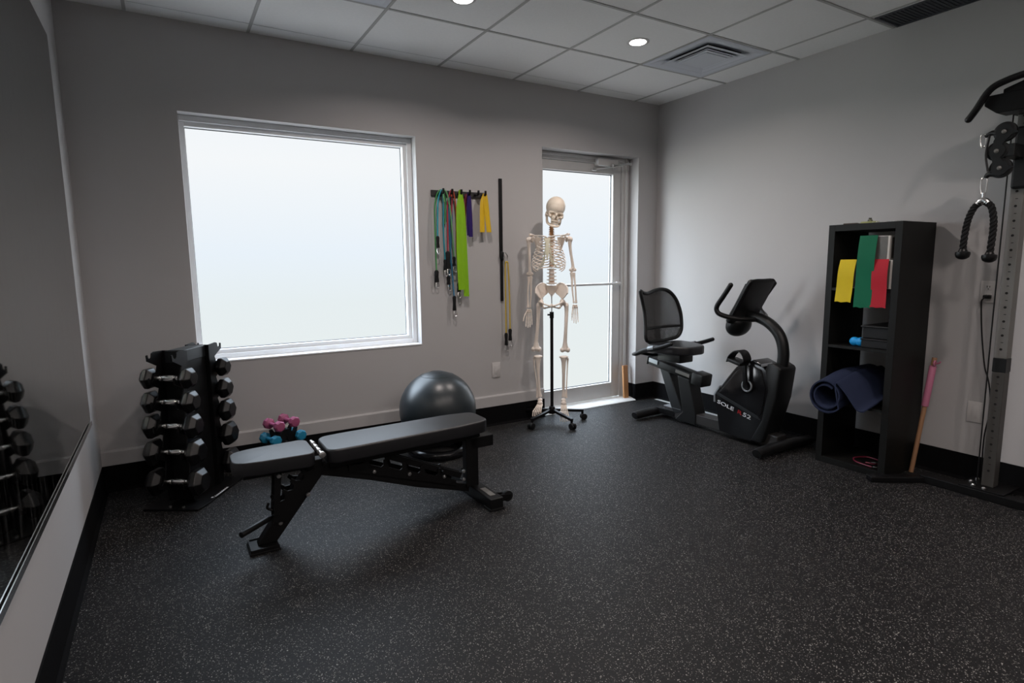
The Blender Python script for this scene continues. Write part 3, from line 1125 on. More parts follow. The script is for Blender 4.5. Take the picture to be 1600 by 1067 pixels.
b.build('grey_tread', M['galv'], BN, world=True, smooth=0)
for s in (-1, 1):
    y = .02 + s * .215
    w = MB().cyl(wb(-2.402, y - .012, .048), wb(-2.402, y + .012, .048), .030, n=28, bev=.004).build('wheel', M['rubber'], BN, world=True)
    MB().cyl(wb(-2.402, y - .016, .048), wb(-2.402, y + .016, .048), .008, n=12).build('axle_bolt', M['steel'], w, world=True)
    b = MB()
    for k in (-1, 1):
        b.prism([(-2.455, .030), (-2.395, .036), (-2.388, .060), (-2.455, .070)], 'y', YC + y + k * .018 - .002, YC + y + k * .018 + .002)
    b.build('wheel_bracket', M['black_metal'], BN, world=True, smooth=0)
for (x, z, yy) in ((-3.497, .333, -.052), (-3.500, .105, -.031), (-3.375, .215, -.040), (-3.06, .262, -.036), (-2.88, .213, -.036), (-2.69, .161, -.036), (-2.575, .120, -.030), (-2.575, .165, -.030)):
    MB().cyl(wb(x, yy, z), wb(x, yy - .006, z), .0105, .0085, n=14).cyl(wb(x, yy - .006, z), wb(x, yy - .009, z), .006, n=6).build('bolt', M['steel'], BN, world=True)
b = MB()
b.cyl(wb(-3.318, -.118, .418), wb(-3.318, .118, .418), .0075, n=16)
for y in (-.05, .01, .07):
    b.cyl(wb(-3.318, y - .012, .418), wb(-3.318, y + .012, .418), .0115, n=16)
b.cyl(wb(-3.318, -.122, .418), wb(-3.318, -.108, .418), .015, n=20, bev=.003)
b.build('hinge_rod', M['chrome'], BN, world=True)

# ------------------------------------------------------------------ anatomical skeleton (local: x to its left, -y to the front)
SK = thing('anatomical_skeleton', 'life-size plastic human skeleton hanging on a wheeled black stand in front of the door', 'skeleton', (-1.291, -0.195, 0), math.radians(-35.1))
BO = M['bone']
# skull: voxel-fused ellipsoids with hollow orbits
b = MB()
b.ell((0, .014, .150), (.073, .092, .078), u=32, v=24)
b.ell((0, -.030, .135), (.060, .052, .062), u=24, v=16)
b.ell((0, -.054, .104), (.052, .024, .018))          # brow
b.ell((0, -.040, .080), (.050, .036, .026))
b.ell((0, -.052, .062), (.032, .034, .036))          # maxilla
b.ell((0, -.050, .036), (.028, .032, .016))
b.ell((0, -.080, .086), (.008, .012, .014))          # nasal bridge
for s in (-1, 1):
    b.tube([(s * .036, -.066, .072), (s * .054, -.050, .076), (s * .064, -.022, .082), (s * .066, .002, .086)], [.011, .007, .005, .007], 8, sm=3)
    b.tube([(s * .050, -.056, .108), (s * .054, -.056, .092), (s * .046, -.060, .076)], [.007, .006, .009], 8, sm=3)
    b.ell((s * .056, .022, .085), (.012, .016, .026))
b.ell((0, .035, .090), (.045, .05, .03))
c = MB()
for s in (-1, 1):
    c.ell((s * .026, -.082, .091), (.0175, .030, .0140))
c.prism([(-.010, .054), (.010, .054), (.004, .076), (-.004, .076)], 'y', -.15, -.066)
SKM = Matrix.Translation((.004, -.01, 1.538)) @ Matrix.Rotation(math.radians(12), 4, 'Z') @ Matrix.Rotation(math.radians(11), 4, 'Y') @ Matrix.Rotation(math.radians(6), 4, 'X')
for m_ in (b, c):
    m_.bm.transform(SKM)
sk = b.build('skull', M['skull'], SK, voxel=.0032, cut=c)
b = MB()
for i in range(12):
    a = (i - 5.5) / 5.5 * 1.05
    b.box((.031 * math.sin(a), -.050 - .034 * math.cos(a), .044), (.0055, .005, .013), (0, 0, a), bev=.001, seg=1)
b.bm.transform(SKM)
b.build('upper_teeth', M['skull'], sk)
b = MB()
b.tube([(-.055, -.002, .080), (-.053, -.006, .052), (-.046, -.020, .026), (-.028, -.056, .012), (0, -.082, .008), (.028, -.056, .012), (.046, -.020, .026), (.053, -.006, .052), (.055, -.002, .080)], [.006, .009, .011, .013, .016, .013, .011, .009, .006], 10, sm=5, flat=(.55, 1))
for i in range(12):
    a = (i - 5.5) / 5.5 * 1.05
    b.box((.029 * math.sin(a), -.048 - .034 * math.cos(a), .028), (.005, .005, .013), (0, 0, a), bev=.001, seg=1)
b.bm.transform(SKM)
b.build('mandible', M['skull'], SK)


def vertebra(b, z, r, h, tp, y):
    b.cyl((0, y, z - h / 2), (0, y, z + h / 2), r, n=14, bev=.001)
    b.tube([(-tp, y + .018, z + .002), (-.010, y + .016, z), (.010, y + .016, z), (tp, y + .018, z + .002)], [.0035, .006, .006, .0035], 6)
    b.tube([(0, y + .010, z), (0, y + .040, z - .010)], [.007, .003], 6)


def spine(name, m, z0, z1, n, r, h, tp, yf, mm):
    b = MB()
    d = MB()
    for i in range(n):
        t = i / max(1, n - 1)
        z = z0 + (z1 - z0) * t
        y = yf(t)
        vertebra(b, z, r[0] + (r[1] - r[0]) * t, h, tp[0] + (tp[1] - tp[0]) * t, y)
        if i:
            zz = z - (z1 - z0) / (n - 1) / 2
            d.cyl((0, y, zz - .003), (0, y, zz + .003), (r[0] + (r[1] - r[0]) * t) * 1.02, n=14)
    o = b.build(name, mm, SK)
    d.build('discs', M['disc'], o)
    return o


spine('cervical_spine', BO, 1.478, 1.562, 7, (.015, .012), .0085, (.022, .018), lambda t: .012 + .006 * t, M['disc'])['label'] = 'amber brown neck vertebrae'
spine('thoracic_spine', BO, 1.235, 1.462, 12, (.019, .014), .0150, (.024, .026), lambda t: .035 - .018 * (2 * t - 1) ** 2 + .015 * (1 - t) * 0, BO)
spine('lumbar_spine', BO, 1.105, 1.212, 5, (.023, .020), .0180, (.040, .036), lambda t: .012 + .008 * t, BO)
# rib cage, turned a little to the skeleton's right
TC = -.022
ST_TOP, ST_BOT = 1.452, 1.300
b = MB()
b.prism([(-.021, 1.455), (-.012, 1.448), (.012, 1.448), (.021, 1.455), (.024, 1.440), (.014, 1.415), (.012, 1.400), (.016, 1.34), (.008, 1.318), (.004, 1.290), (-.004, 1.290), (-.008, 1.318), (-.016, 1.34), (-.012, 1.400), (-.014, 1.415), (-.024, 1.440)], 'y', -.010, 0, bev=.002)
for v in b.bm.verts:
    v.co.x += TC - .010
    v.co.y += -.075 - (1.45 - v.co.z) * .22
b.build('sternum', M['cartilage'], SK)['label'] = 'pale yellow breastbone'
halfw = [.045, .070, .088, .102, .112, .120, .125, .128, .128, .124, .112, .095]
dropf = [.025, .045, .065, .082, .096, .108, .118, .126, .130, .125, .070, .050]
for i in range(12):
    zb = 1.458 - i * .0205
    for s in (-1, 1):
        pts, rad = [], []
        end = PI * (.90 if i < 7 else (.84, .80, .74, .56, .46)[i - 7])
        yb, yf_ = .062, -.072 - i * .005
        N = 15
        for k in range(N + 1):
            th = .12 + (end - .12) * k / N
            w = halfw[i]
            x = s * (w * math.sin(th) ** .8 if th < PI / 2 else w * math.sin(th) ** .9)
            y = (yb + yf_) / 2 + (yb - yf_) / 2 * math.cos(th)
            z = zb - .88 * dropf[i] * (th / PI) ** 1.3
            xc = TC * min(1, th / 1.6)
            pts.append((x + xc, y, z))
            rad.append(.0050 if 0 < k < N else .0040)
        RB = MB().tube(pts, rad, 8, flat=(.55, 1.0), up=(0, 0, 1)).build('rib', BO, SK)
        if i < 8:
            p = V(pts[-1])
            if i < 7:
                zt = 1.438 - i * .0215
                q = V((TC - .010 + s * .016, -.078 - (1.45 - zt) * .22, zt))
            else:
                q = V((TC - .010 + s * (.016 + (i - 6) * .012), -.078 - (1.45 - 1.305) * .22 + .002, 1.300 - (i - 7) * .016))
            mid = (p + q) / 2 + V((0, -.006, -.010))
            MB().tube([p, mid, q], [.0045, .0042, .0042], 8, sm=4, flat=(.6, 1)).build('costal_cartilage', M['cartilage'], RB)
# shoulder girdle
for s, nm in ((-1, 'right'), (1, 'left')):
    sx = -.172 if s < 0 else .138
    c0 = TC + s * .016
    MB().tube([(c0, -.080, 1.458), (c0 + s * .035, -.090, 1.466), ((c0 + sx) / 2 + s * .012, -.060, 1.470), (sx - s * .030, -.020, 1.476), (sx - s * .006, .002, 1.474)], [.0075, .005, .0045, .005, .006], 10, sm=5, flat=(1, .8)).build('clavicle', BO, SK)
    b = MB()
    tri = [(sx - s * .030, .012, 1.458), (sx - s * .094, .060, 1.462), (sx - s * .072, .075, 1.330)]
    rows = []
    for i in range(7):
        u = i / 6
        rows.append([V(tri[0]).lerp(V(tri[1]), u).lerp(V(tri[0]).lerp(V(tri[2]), u), w / 4) + V((0, .010 * math.sin(PI * u), 0)) for w in range(5)])
    b.sheet(rows, .006)
    b.ell((sx - s * .024, .008, 1.440), (.010, .012, .020))
    b.tube([(sx - s * .088, .074, 1.452), (sx - s * .050, .060, 1.470), (sx - s * .012, .020, 1.482), (sx - s * .004, .000, 1.478)], [.005, .007, .009, .008], 8, sm=4)
    b.tube([(sx - s * .035, .008, 1.458), (sx - s * .030, -.018, 1.462), (sx - s * .022, -.028, 1.452)], [.006, .006, .005], 8, sm=3)
    b.build('scapula', BO, SK)
    # arm
    ex, ez = (-.169, 1.172) if s < 0 else (.163, 1.200)
    wx, wz = (-.177, .912) if s < 0 else (.180, .945)
    b = MB()
    b.ell((sx - s * .004, .0, 1.445), (.021, .022, .021))
    b.ell((sx + s * .012, -.004, 1.440), (.012, .016, .020))
    b.tube([(sx + s * .002, 0, 1.44), (sx + s * .003, .002, 1.39), ((sx + ex) / 2, .008, (1.44 + ez) / 2), (ex, .012, ez + .045), (ex, .012, ez + .014)], [.018, .0125, .0105, .012, .016], 12, sm=5)
    b.ell((ex - .014, .012, ez + .008), (.015, .012, .014))
    b.ell((ex + .014, .012, ez + .008), (.015, .012, .014))
    b.ell((ex, .010, ez + .004), (.022, .011, .010))
    b.build('humerus', BO, SK, voxel=.003)
    for k, nm2 in ((-1, 'ulna'), (1, 'radius')):
        b = MB()
        kx = k * s * -1
        top = V((ex + k * s * .008, .014, ez - .012))
        bot = V((wx + k * s * .009, -.004, wz + .006))
        mid = (top + bot) / 2 + V((k * s * .004, -.006, 0))
        rr = [.013, .008, .0065, .0075, .012] if k > 0 else [.016, .010, .0075, .006, .008]
        b.tube([top, top.lerp(mid, .35), mid, mid.lerp(bot, .7), bot], rr, 10, sm=5)
        if k < 0:
            b.ell(top + V((0, .010, .012)), (.010, .010, .018))
        b.build(nm2, BO, SK, voxel=.003)
    # hand
    hb = V((wx, -.006, wz))
    b = MB()
    for cx, cz in ((-.012, -.010), (.0, -.012), (.012, -.010), (-.014, -.022), (-.004, -.024), (.007, -.024), (.016, -.021)):
        b.ell(hb + V((cx, 0, cz)), (.0075, .009, .0075), u=10, v=8)
    inner = -s   # thumb points to the front and side
    for f in range(4):
        fx = (-.018 + f * .012) * (-s)
        sp = (-.030 + f * .020) * (-s)
        L = (.072, .078, .075, .062)[f] * .62
        p0 = hb + V((fx, 0, -.028))
        curl = .012
        segs = [L * .95, L * .72, L * .42, L * .34]
        d = V((sp * 1.8, -.10, -1)).normalized()
        for j, sl in enumerate(segs):
            p1 = p0 + d * sl
            b.tube([p0, (p0 + p1) / 2, p1], [.0052 - j * .0005, .0030, .0048 - j * .0006], 8)
            b.ell(p1, .0050 - j * .0005, u=8, v=6)
            p0 = p1 + d * .002
            d = (d + V((0, -.16, .02))).normalized()
    tdir = V((-.55 if s < 0 else -.30, -.45, -1)).normalized()
    p0 = hb + V((-.016 if s < 0 else -.010, -.008, -.018))
    for j, sl in enumerate((.034, .026, .020)):
        p1 = p0 + tdir * sl
        b.tube([p0, (p0 + p1) / 2, p1], [.0058, .0036, .0052], 8)
        b.ell(p1, .0050, u=8, v=6)
        p0 = p1 + tdir * .002
        tdir = (tdir + V((.12, 0, -.2))).normalized()
    b.build('hand', BO, SK)
# pelvis
b = MB()
for s in (-1, 1):
    crest = smooth_path([(s * .030, .060, 1.082), (s * .062, .050, 1.104), (s * .095, .010, 1.100), (s * .121, -.035, 1.070), (s * .120, -.060, 1.028)], 4)
    low = smooth_path([(s * .024, .056, 1.040), (s * .036, .046, 1.022), (s * .056, .018, 1.008), (s * .080, -.015, .985), (s * .098, -.046, .998)], 4)
    rows = []
    for i in range(len(crest)):
        rows.append([V(crest[i]).lerp(V(low[i]), w / 8) + V((s * -.014, .014, 0)) * math.sin(PI * w / 8) * math.sin(PI * i / (len(crest) - 1)) for w in range(9)])
    b.sheet(rows, .009)
    b.tube(crest, .007, 8)
    b.ell((s * .084, -.010, .962), (.022, .026, .026))
    b.tube([(s * .088, -.030, .966), (s * .058, -.058, .950), (s * .028, -.072, .940), (s * .008, -.074, .935)], [.012, .007, .007, .010], 10, sm=4)
    b.tube([(s * .082, .006, .950), (s * .070, .010, .928), (s * .058, -.004, .916), (s * .040, -.038, .920), (s * .022, -.064, .926), (s * .008, -.072, .932)], [.014, .010, .010, .007, .007, .010], 10, sm=4)
b.ell((0, -.074, .938), (.010, .010, .018))
b.build('pelvis', BO, SK, voxel=.0035)
b = MB()
b.prism([(-.046, 1.090), (.046, 1.090), (.040, 1.058), (.026, 1.030), (.012, 1.012), (.005, .996), (-.005, .996), (-.012, 1.012), (-.026, 1.030), (-.040, 1.058)], 'y', .030, .056, bev=.006)
for v in b.bm.verts:
    v.co.y += .018 * math.sin((1.088 - v.co.z) / .128 * PI)
b.build('sacrum', BO, SK)
# legs
for s in (-1, 1):
    hx = -.082 if s < 0 else .090
    tx_, tz = (-.103, .935) if s < 0 else (.114, .930)
    kx, kz = (-.122, .578) if s < 0 else (.104, .572)
    b = MB()
    b.ell((hx, -.012, .955), .0215)
    b.tube([(hx, -.012, .955), (tx_ - s * .004, -.004, .930)], [.013, .014], 10)
    b.ell((tx_ + s * .004, .004, .936), (.014, .018, .022))
    b.tube([(tx_, 0, .935), (tx_ + s * .001, 0, .88), ((tx_ + kx) / 2, -.012, .75), (kx, -.004, kz + .075), (kx, 0, kz + .03)], [.019, .0155, .0135, .016, .026], 12, sm=5)
    b.ell((kx - .021, .002, kz + .012), (.019, .027, .021))
    b.ell((kx + .021, .002, kz + .012), (.019, .027, .021))
    b.ell((kx, -.012, kz + .018), (.018, .018, .018))
    b.build('femur', BO, SK, voxel=.0035)
    bx, bz = (-.109, .531) if s < 0 else (.093, .528)
    ax, az = (-.095, .205) if s < 0 else (.092, .205)
    bow = -.006 if s < 0 else 0
    b = MB()
    b.ell((bx, .0, bz), (.037, .024, .013))
    b.tube([(bx, 0, bz), (bx, -.004, bz - .045), ((bx + ax) / 2 + bow, -.006, (bz + az) / 2 + .02), (ax + bow, .0, az + .055), (ax, .002, az)], [.030, .0185, .0130, .0115, .019], 12, sm=5)
    b.build('tibia', BO, SK, voxel=.0035)
    b = MB()
    b.ell((bx + s * .032, .016, bz - .020), (.009, .009, .012))
    b.tube([(bx + s * .032, .016, bz - .02), (bx + s * .029, .014, bz - .09), (ax + s * .024, .010, az + .09), (ax + s * .022, .006, az - .008)], [.008, .005, .005, .010], 8, sm=5)
    b.build('fibula', BO, SK)
    MB().ell((kx, -.036, kz + .006) if False else (kx, -.030, kz + .004), (.017, .008, .018)).build('patella', BO, SK) if False else None
    # foot hanging, toes down
    b = MB()
    tox, toz = (-.118, .078) if s < 0 else (.100, .040)
    b.ell((ax, .022, az - .036), (.018, .030, .022), (math.radians(-30), 0, 0))
    b.ell((ax, -.006, az - .024), (.020, .024, .016))
    b.ell((ax, -.026, az - .044), (.022, .018, .020))
    an = V((ax, -.032, az - .052))
    for f in range(5):
        off = (-2 + f)
        q = V((tox + off * .015, -.088 + abs(off) * .004, toz + .022 + abs(off + .5) * .003))
        p0 = an + V((off * .0085, 0, -.004))
        b.tube([p0, (p0 + q) / 2 + V((0, -.006, .004)), q], [.0068, .0040, .0058], 8, sm=3)
        b.ell(q, .006, u=8, v=6)
        d = V((off * .05, -.35, -1)).normalized()
        p = q
        for sl in (.017, .010, .008):
            p1 = p + d * sl
            b.tube([p, p1], [.0046, .0038], 8)
            b.ell(p1, .0043, u=8, v=6)
            p = p1
    b.build('foot', BO, SK)
# stand
b = MB().cyl((0, .0, .86), (0, .020, 1.02), .0045, n=12).cyl((0, .0, .80), (0, .0, .87), .0055, n=12)
b.build('hanger_rod', M['steel'], SK)
b = MB().cyl((0, 0, .10), (0, 0, .872), .0125, n=20).cyl((0, 0, .835), (0, 0, .885), .0165, n=20, bev=.002)
b.cyl((0, 0, .862), (-.034, 0, .862), .007, n=12)
b.build('pole', M['black_metal'], SK)
b = MB().cyl((0, 0, .072), (0, 0, .130), .030, .022, n=24, bev=.003)
b.build('hub', M['black_metal'], SK)
for k in range(5):
    a = math.radians(234 + 72 * k)
    d = V((math.cos(a), math.sin(a), 0))
    b = MB().beam(d * .020 + V((0, 0, .100)), d * .262 + V((0, 0, .076)), .026, .020, bev=.003)
    b.cyl(d * .258 + V((0, 0, .050)), d * .258 + V((0, 0, .086)), .010, n=12)
    lg = b.build('base_leg', M['black_metal'], SK)
    tdir = V((-d.y, d.x, 0))
    c0 = d * .268 + V((0, 0, .0265))
    b = MB()
    for q in (-1, 1):
        b.cyl(c0 + tdir * q * .006, c0 + tdir * q * .020, .0262, n=28, bev=.003)
    b.ell(c0 + V((0, 0, .012)), (.020, .020, .018))
    b.build('caster', M['black_plastic'], lg)

# ------------------------------------------------------------------ band rack and bands on the back wall
HK = [-2.130, -2.060, -1.988, -1.920, -1.850, -1.792]
HZ = 1.768
t = thing('band_rack', 'black wall strip with six hooks holding exercise bands, right of the window', 'hook rack', (-1.985, 0, 1.765))
MB().lohi((-2.198, -.012, 1.745), (-1.772, 0, 1.787), .002).build('back_strip', M['board'], t, world=True, smooth=0)
for x in HK:
    MB().tube([(x, -.010, HZ), (x, -.050, HZ - .006), (x, -.066, HZ + .002), (x, -.070, HZ + .026)], [.009, .009, .009, .008], 10, sm=4).build('hook', M['black_plastic'], t, world=True)


def grip_end(root, x, y, z, L=.075, clip=True, w=.014):
    """the black strap sleeve and metal clip at a tube end"""
    b = MB().tube([(x, y, z + .012), (x, y, z), (x, y, z - L * .5), (x, y, z - L)], [.009, w, w * .8, w * 1.05], 10, flat=(1, .7), up=(0, 1, 0))
    e2 = b.build('strap_sleeve', M['webbing'], root, world=True)
    if clip:
        zz = z - L
        pts = [(x + .002, y, zz + .006), (x + .013, y - .004, zz - .012), (x + .015, y - .006, zz - .032), (x + .004, y - .006, zz - .044), (x - .007, y - .004, zz - .030), (x - .006, y, zz - .010)]
        MB().tube(pts, .0028, 8, sm=4, closed=True).cyl((x, y, zz - .004), (x, y, zz + .012), .0045, n=12).build('metal_clip', M['chrome'], e2, world=True)


def tube_thing(label, m, pts, ends, r=.0055, name='resistance_tube', group='resistance tubes on the wall hooks'):
    t = thing(name, label, 'resistance band', pts[len(pts) // 2], 0, group)
    MB().tube(pts, r, 10, sm=6).build('tube', m, t, world=True)
    for e2 in ends:
        grip_end(t, *e2)
    return t


h0, h1, h2, h3, h4, h5 = HK
y1 = -.030
tube_thing('teal resistance tube looped on the leftmost hook, left strand with a black handle', M['teal'],
           [(h0 - .045, -.050, 1.455), (h0 - .040, -.050, 1.60), (h0 - .030, -.046, 1.72), (h0, -.046, HZ + .018), (h0 + .010, -.040, 1.70), (h0 + .008, -.034, 1.50), (h0 + .016, -.034, 1.29)],
           [(h0 - .045, -.050, 1.450, .07), (h0 + .016, -.034, 1.285, .065)])
tube_thing('green resistance tube hanging lowest behind the teal one, far left', M['tgreen'],
           [(h0 - .048, -.020, 1.215), (h0 - .050, -.020, 1.50), (h0 - .044, -.022, 1.70), (h0 - .010, -.030, HZ + .016), (h0 + .030, -.028, HZ - .02), (h0 + .036, -.016, 1.66), (h0 + .030, -.016, 1.55)],
           [(h0 - .048, -.020, 1.21, .075, True, .018)])
tube_thing('mint green resistance tube arching from the leftmost hook to the right', M['tmint'],
           [(h0 + .010, -.058, 1.70), (h0 + .004, -.058, HZ + .010), (h0 + .030, -.058, HZ - .004), (h0 + .056, -.052, 1.66), (h0 + .072, -.044, 1.50), (h0 + .084, -.040, 1.31)],
           [(h0 + .084, -.040, 1.305, .055)])
tube_thing('red resistance tube on the second hook from the left', M['tred'],
           [(h1 - .034, -.040, 1.345), (h1 - .030, -.040, 1.55), (h1 - .026, -.042, 1.70), (h1, -.046, HZ + .018), (h1 + .012, -.034, 1.72), (h1 + .004, -.028, 1.60)],
           [(h1 - .034, -.040, 1.345, .115, True, .019)])
tube_thing('blue resistance tube hanging lowest of the tubes', M['tblue'],
           [(h1 + .010, -.036, 1.02), (h1 - .002, -.030, 1.25), (h1 - .010, -.026, 1.50), (h1 - .012, -.030, 1.70), (h1 + .002, -.036, HZ + .016), (h1 + .012, -.026, 1.70), (h1 + .010, -.018, 1.50), (h1 - .022, -.018, 1.10)],
           [(h1 + .010, -.036, 1.02, .095, True, .015), (h1 - .022, -.018, 1.165, .05)])
tube_thing('burnt orange resistance tube partly behind the lime green band', M['orange'],
           [(h1 - .004, -.054, 1.74), (h1 + .006, -.058, HZ + .022), (h1 + .026, -.052, 1.72), (h1 + .040, -.040, 1.60), (h1 + .042, -.030, 1.40), (h1 + .052, -.028, 1.12)],
           [(h1 + .052, -.028, 1.115, .055)])


def band(name, label, m, strands, group, y=-.05, cat='resistance band'):
    """flat band: strands = list of centre-line points + width"""
    t = MB()
    for pts, w0, w1, yy in strands:
        P = smooth_path([(x, yy, z) for x, z in pts], 6)
        n = len(P)
        rows = []
        for i, p in enumerate(P):
            w = w0 + (w1 - w0) * min(1, i / (n * .28))
            rows.append([p + V((w * (j / 4 - .5), .004 * math.sin(j * 1.7 + i * .25), 0)) for j in range(5)])
        t.sheet(rows, .0022)
    o = t.build(name, m, origin=(strands[0][0][0][0], 0, strands[0][0][0][1]))
    return tag(o, label, cat, group)


band('flat_band', 'bright lime green flat exercise band, the longest band on the wall rack', M['lime'],
     [([(h2 - .002, HZ + .024), (h2 - .012, 1.68), (h2 - .018, 1.55), (h2 - .022, 1.30), (h2 - .012, 1.075)], .022, .052, -.062),
      ([(h2 + .002, HZ + .024), (h2 + .012, 1.68), (h2 + .018, 1.50), (h2 + .024, 1.25), (h2 + .032, 1.025)], .022, .044, -.050),
      ([(h2, HZ + .022), (h2 + .002, 1.60), (h2 + .002, 1.35), (h2 + .004, 1.10)], .018, .026, -.040)], 'flat bands on the wall hooks')
band('flat_band', 'short dark purple flat band hanging right of the lime green one', M['purple'],
     [([(h3 - .002, HZ + .010), (h3 + .004, 1.65), (h3 + .006, 1.46)], .020, .034, -.056), ([(h3, HZ + .010), (h3 - .006, 1.65), (h3 - .006, 1.47)], .018, .026, -.048)], 'flat bands on the wall hooks')
band('flat_band', 'maroon flat band mostly hidden behind the purple one', M['maroon'],
     [([(h3 + .002, HZ + .006), (h3 + .020, 1.66), (h3 + .022, 1.535)], .018, .022, -.036), ([(h3 - .014, HZ), (h3 - .030, 1.66), (h3 - .034, 1.54)], .016, .028, -.036)], 'flat bands on the wall hooks')
band('flat_band', 'yellow flat band in two strands on the rightmost hook', M['yellow2'],
     [([(h5 - .006, HZ + .008), (h5 - .020, 1.68), (h5 - .026, 1.495)], .018, .040, -.056), ([(h5 + .006, HZ + .008), (h5 + .012, 1.66), (h5 + .028, 1.495)], .018, .040, -.062)], 'flat bands on the wall hooks')

# long black anchor strap and the yellow tube
t = thing('anchor_strap', 'long black webbing anchor strap fixed vertically to the wall between rack and skeleton', 'strap', (-1.630, 0, .976))
MB().lohi((-1.644, -.010, 1.32), (-1.616, 0, 1.900), .003).build('upper_strap', M['webbing'], t, world=True)
MB().lohi((-1.640, -.014, .975), (-1.618, -.001, 1.34), .003).build('lower_strap', M['webbing'], t, world=True)
MB().ell((-1.628, -.014, 1.320), (.021, .018, .038)).build('anchor_knot', M['webbing'], t, world=True)
b = MB().tube([(-1.600, -.030, 1.34), (-1.588, -.030, 1.31), (-1.598, -.032, 1.27), (-1.614, -.030, 1.27), (-1.622, -.028, 1.31), (-1.612, -.028, 1.345)], .0035, 8, sm=4, closed=True)
b.build('carabiner', M['steel'], t, world=True)
tube_thing('yellow resistance tube hanging doubled from the black anchor strap', M['tyellow'],
           [(-1.612, -.034, .715), (-1.613, -.034, 1.00), (-1.612, -.034, 1.24), (-1.600, -.036, 1.276), (-1.588, -.036, 1.24), (-1.578, -.034, 1.00), (-1.576, -.034, .745)],
           [(-1.612, -.034, .715, .085, True, .015), (-1.576, -.034, .745, .080, True, .016)], .0052, group='yellow tube on the anchor strap')

# ------------------------------------------------------------------ recumbent exercise bike (along y, centre x=-.42)
BX = -.42
BK = thing('exercise_bike', 'black recumbent exercise bike with mesh seat back along the right wall', 'exercise bike', (BX, -1.05, 0))


def bk(name, b, m, parent=None, **k):
    return b.build(name, m, parent or BK, world=True, **k)


body = [(-1.125, .300), (-1.150, .16), (-1.175, .045), (-1.30, .030), (-1.46, .030), (-1.500, .10), (-1.565, .36), (-1.585, .545), (-1.570, .550), (-1.545, .530), (-1.505, .576), (-1.434, .600), (-1.360, .575), (-1.299, .532), (-1.223, .437)]
housing = bk('drive_housing', MB().prism(body, 'x', BX - .080, BX + .080, bev=.012, seg=3), M['black_gloss'], smooth=30)
bk('side_panel', MB().prism([(-1.165, .322), (-1.235, .410), (-1.31, .505), (-1.42, .565), (-1.50, .540), (-1.540, .42), (-1.520, .25), (-1.50, .225)], 'x', BX - .0875, BX - .078, bev=.003, seg=2), M['black_gloss'], housing, smooth=30)
bk('silver_stripe', MB().prism([(-1.140, .310), (-1.150, .328), (-1.490, .222), (-1.51, .200), (-1.47, .207)], 'x', BX - .0885, BX - .078, bev=.001), M['grey_plastic'], housing, smooth=0)
bk('front_trim', MB().prism([(-1.123, .250), (-1.121, .310), (-1.165, .375), (-1.172, .366), (-1.133, .305), (-1.137, .25)], 'x', BX - .086, BX + .086, bev=.001), M['silver_plastic'], housing, smooth=0)
bk('rear_shroud', MB().prism([(-1.440, .040), (-1.525, .040), (-1.545, .09), (-1.618, .36), (-1.642, .560), (-1.63, .575), (-1.585, .595), (-1.545, .588), (-1.530, .545), (-1.555, .40), (-1.520, .20)], 'x', BX - .086, BX + .086, bev=.012, seg=3), M['black_plastic'], smooth=30)
bk('axle_cover', MB().cyl((BX - .112, -1.416, .420), (BX - .080, -1.416, .420), .042, n=36, bev=.004), M['black_gloss'], housing)
bk('silver_ring', MB().torus((BX - .112, -1.416, .420), .036, .006, 'x', n=36), M['silver_plastic'], housing)
# cranks and pedals
b = MB().beam((BX - .125, -1.416, .420), (BX - .125, -1.395, .590), .016, .030, up=(0, 1, 0), bev=.003)
b.cyl((BX - .110, -1.416, .420), (BX - .132, -1.416, .420), .018, n=20)
bk('crank', b, M['black_metal'])
b = MB().box((BX - .185, -1.395, .592), (.095, .105, .024), (math.radians(12), 0, 0), bev=.005)
pd = bk('pedal', b, M['black_plastic'])
b = MB().sheet([[(BX - .235 + .11 * j / 4, y, z) for j in range(5)] for y, z in smooth_path([(-1.335, .590), (-1.350, .635), (-1.395, .672), (-1.440, .665), (-1.468, .620), (-1.455, .592)], 4)] if False else
              [[V((BX - .225 + .080 * j / 3, p.y, p.z)) for j in range(4)] for p in smooth_path([(0, -1.330, .585), (0, -1.348, .630), (0, -1.395, .668), (0, -1.440, .660), (0, -1.465, .615), (0, -1.450, .590)], 4)], .004)
bk('pedal_strap', b, M['rubber'], pd)
b = MB().beam((BX + .125, -1.416, .420), (BX + .125, -1.437, .250), .016, .030, up=(0, 1, 0), bev=.003)
b.cyl((BX + .080, -1.416, .420), (BX + .132, -1.416, .420), .018, n=20)
bk('crank', b, M['black_metal'])
pd = bk('pedal', MB().box((BX + .185, -1.437, .250), (.095, .105, .024), bev=.005), M['black_plastic'])
bk('pedal_strap', MB().sheet([[V((BX + .145 + .080 * j / 3, p.y, p.z)) for j in range(4)] for p in smooth_path([(0, -1.372, .243), (0, -1.390, .288), (0, -1.437, .326), (0, -1.482, .318), (0, -1.507, .273), (0, -1.492, .248)], 4)], .004), M['rubber'], pd)
b = MB().prism([(-1.50, .560), (-1.545, .575), (-1.535, .590), (-1.50, .578)], 'x', BX - .086, BX - .02, bev=.002)
bk('silver_badge', b, M['silver_plastic'], housing, smooth=0)
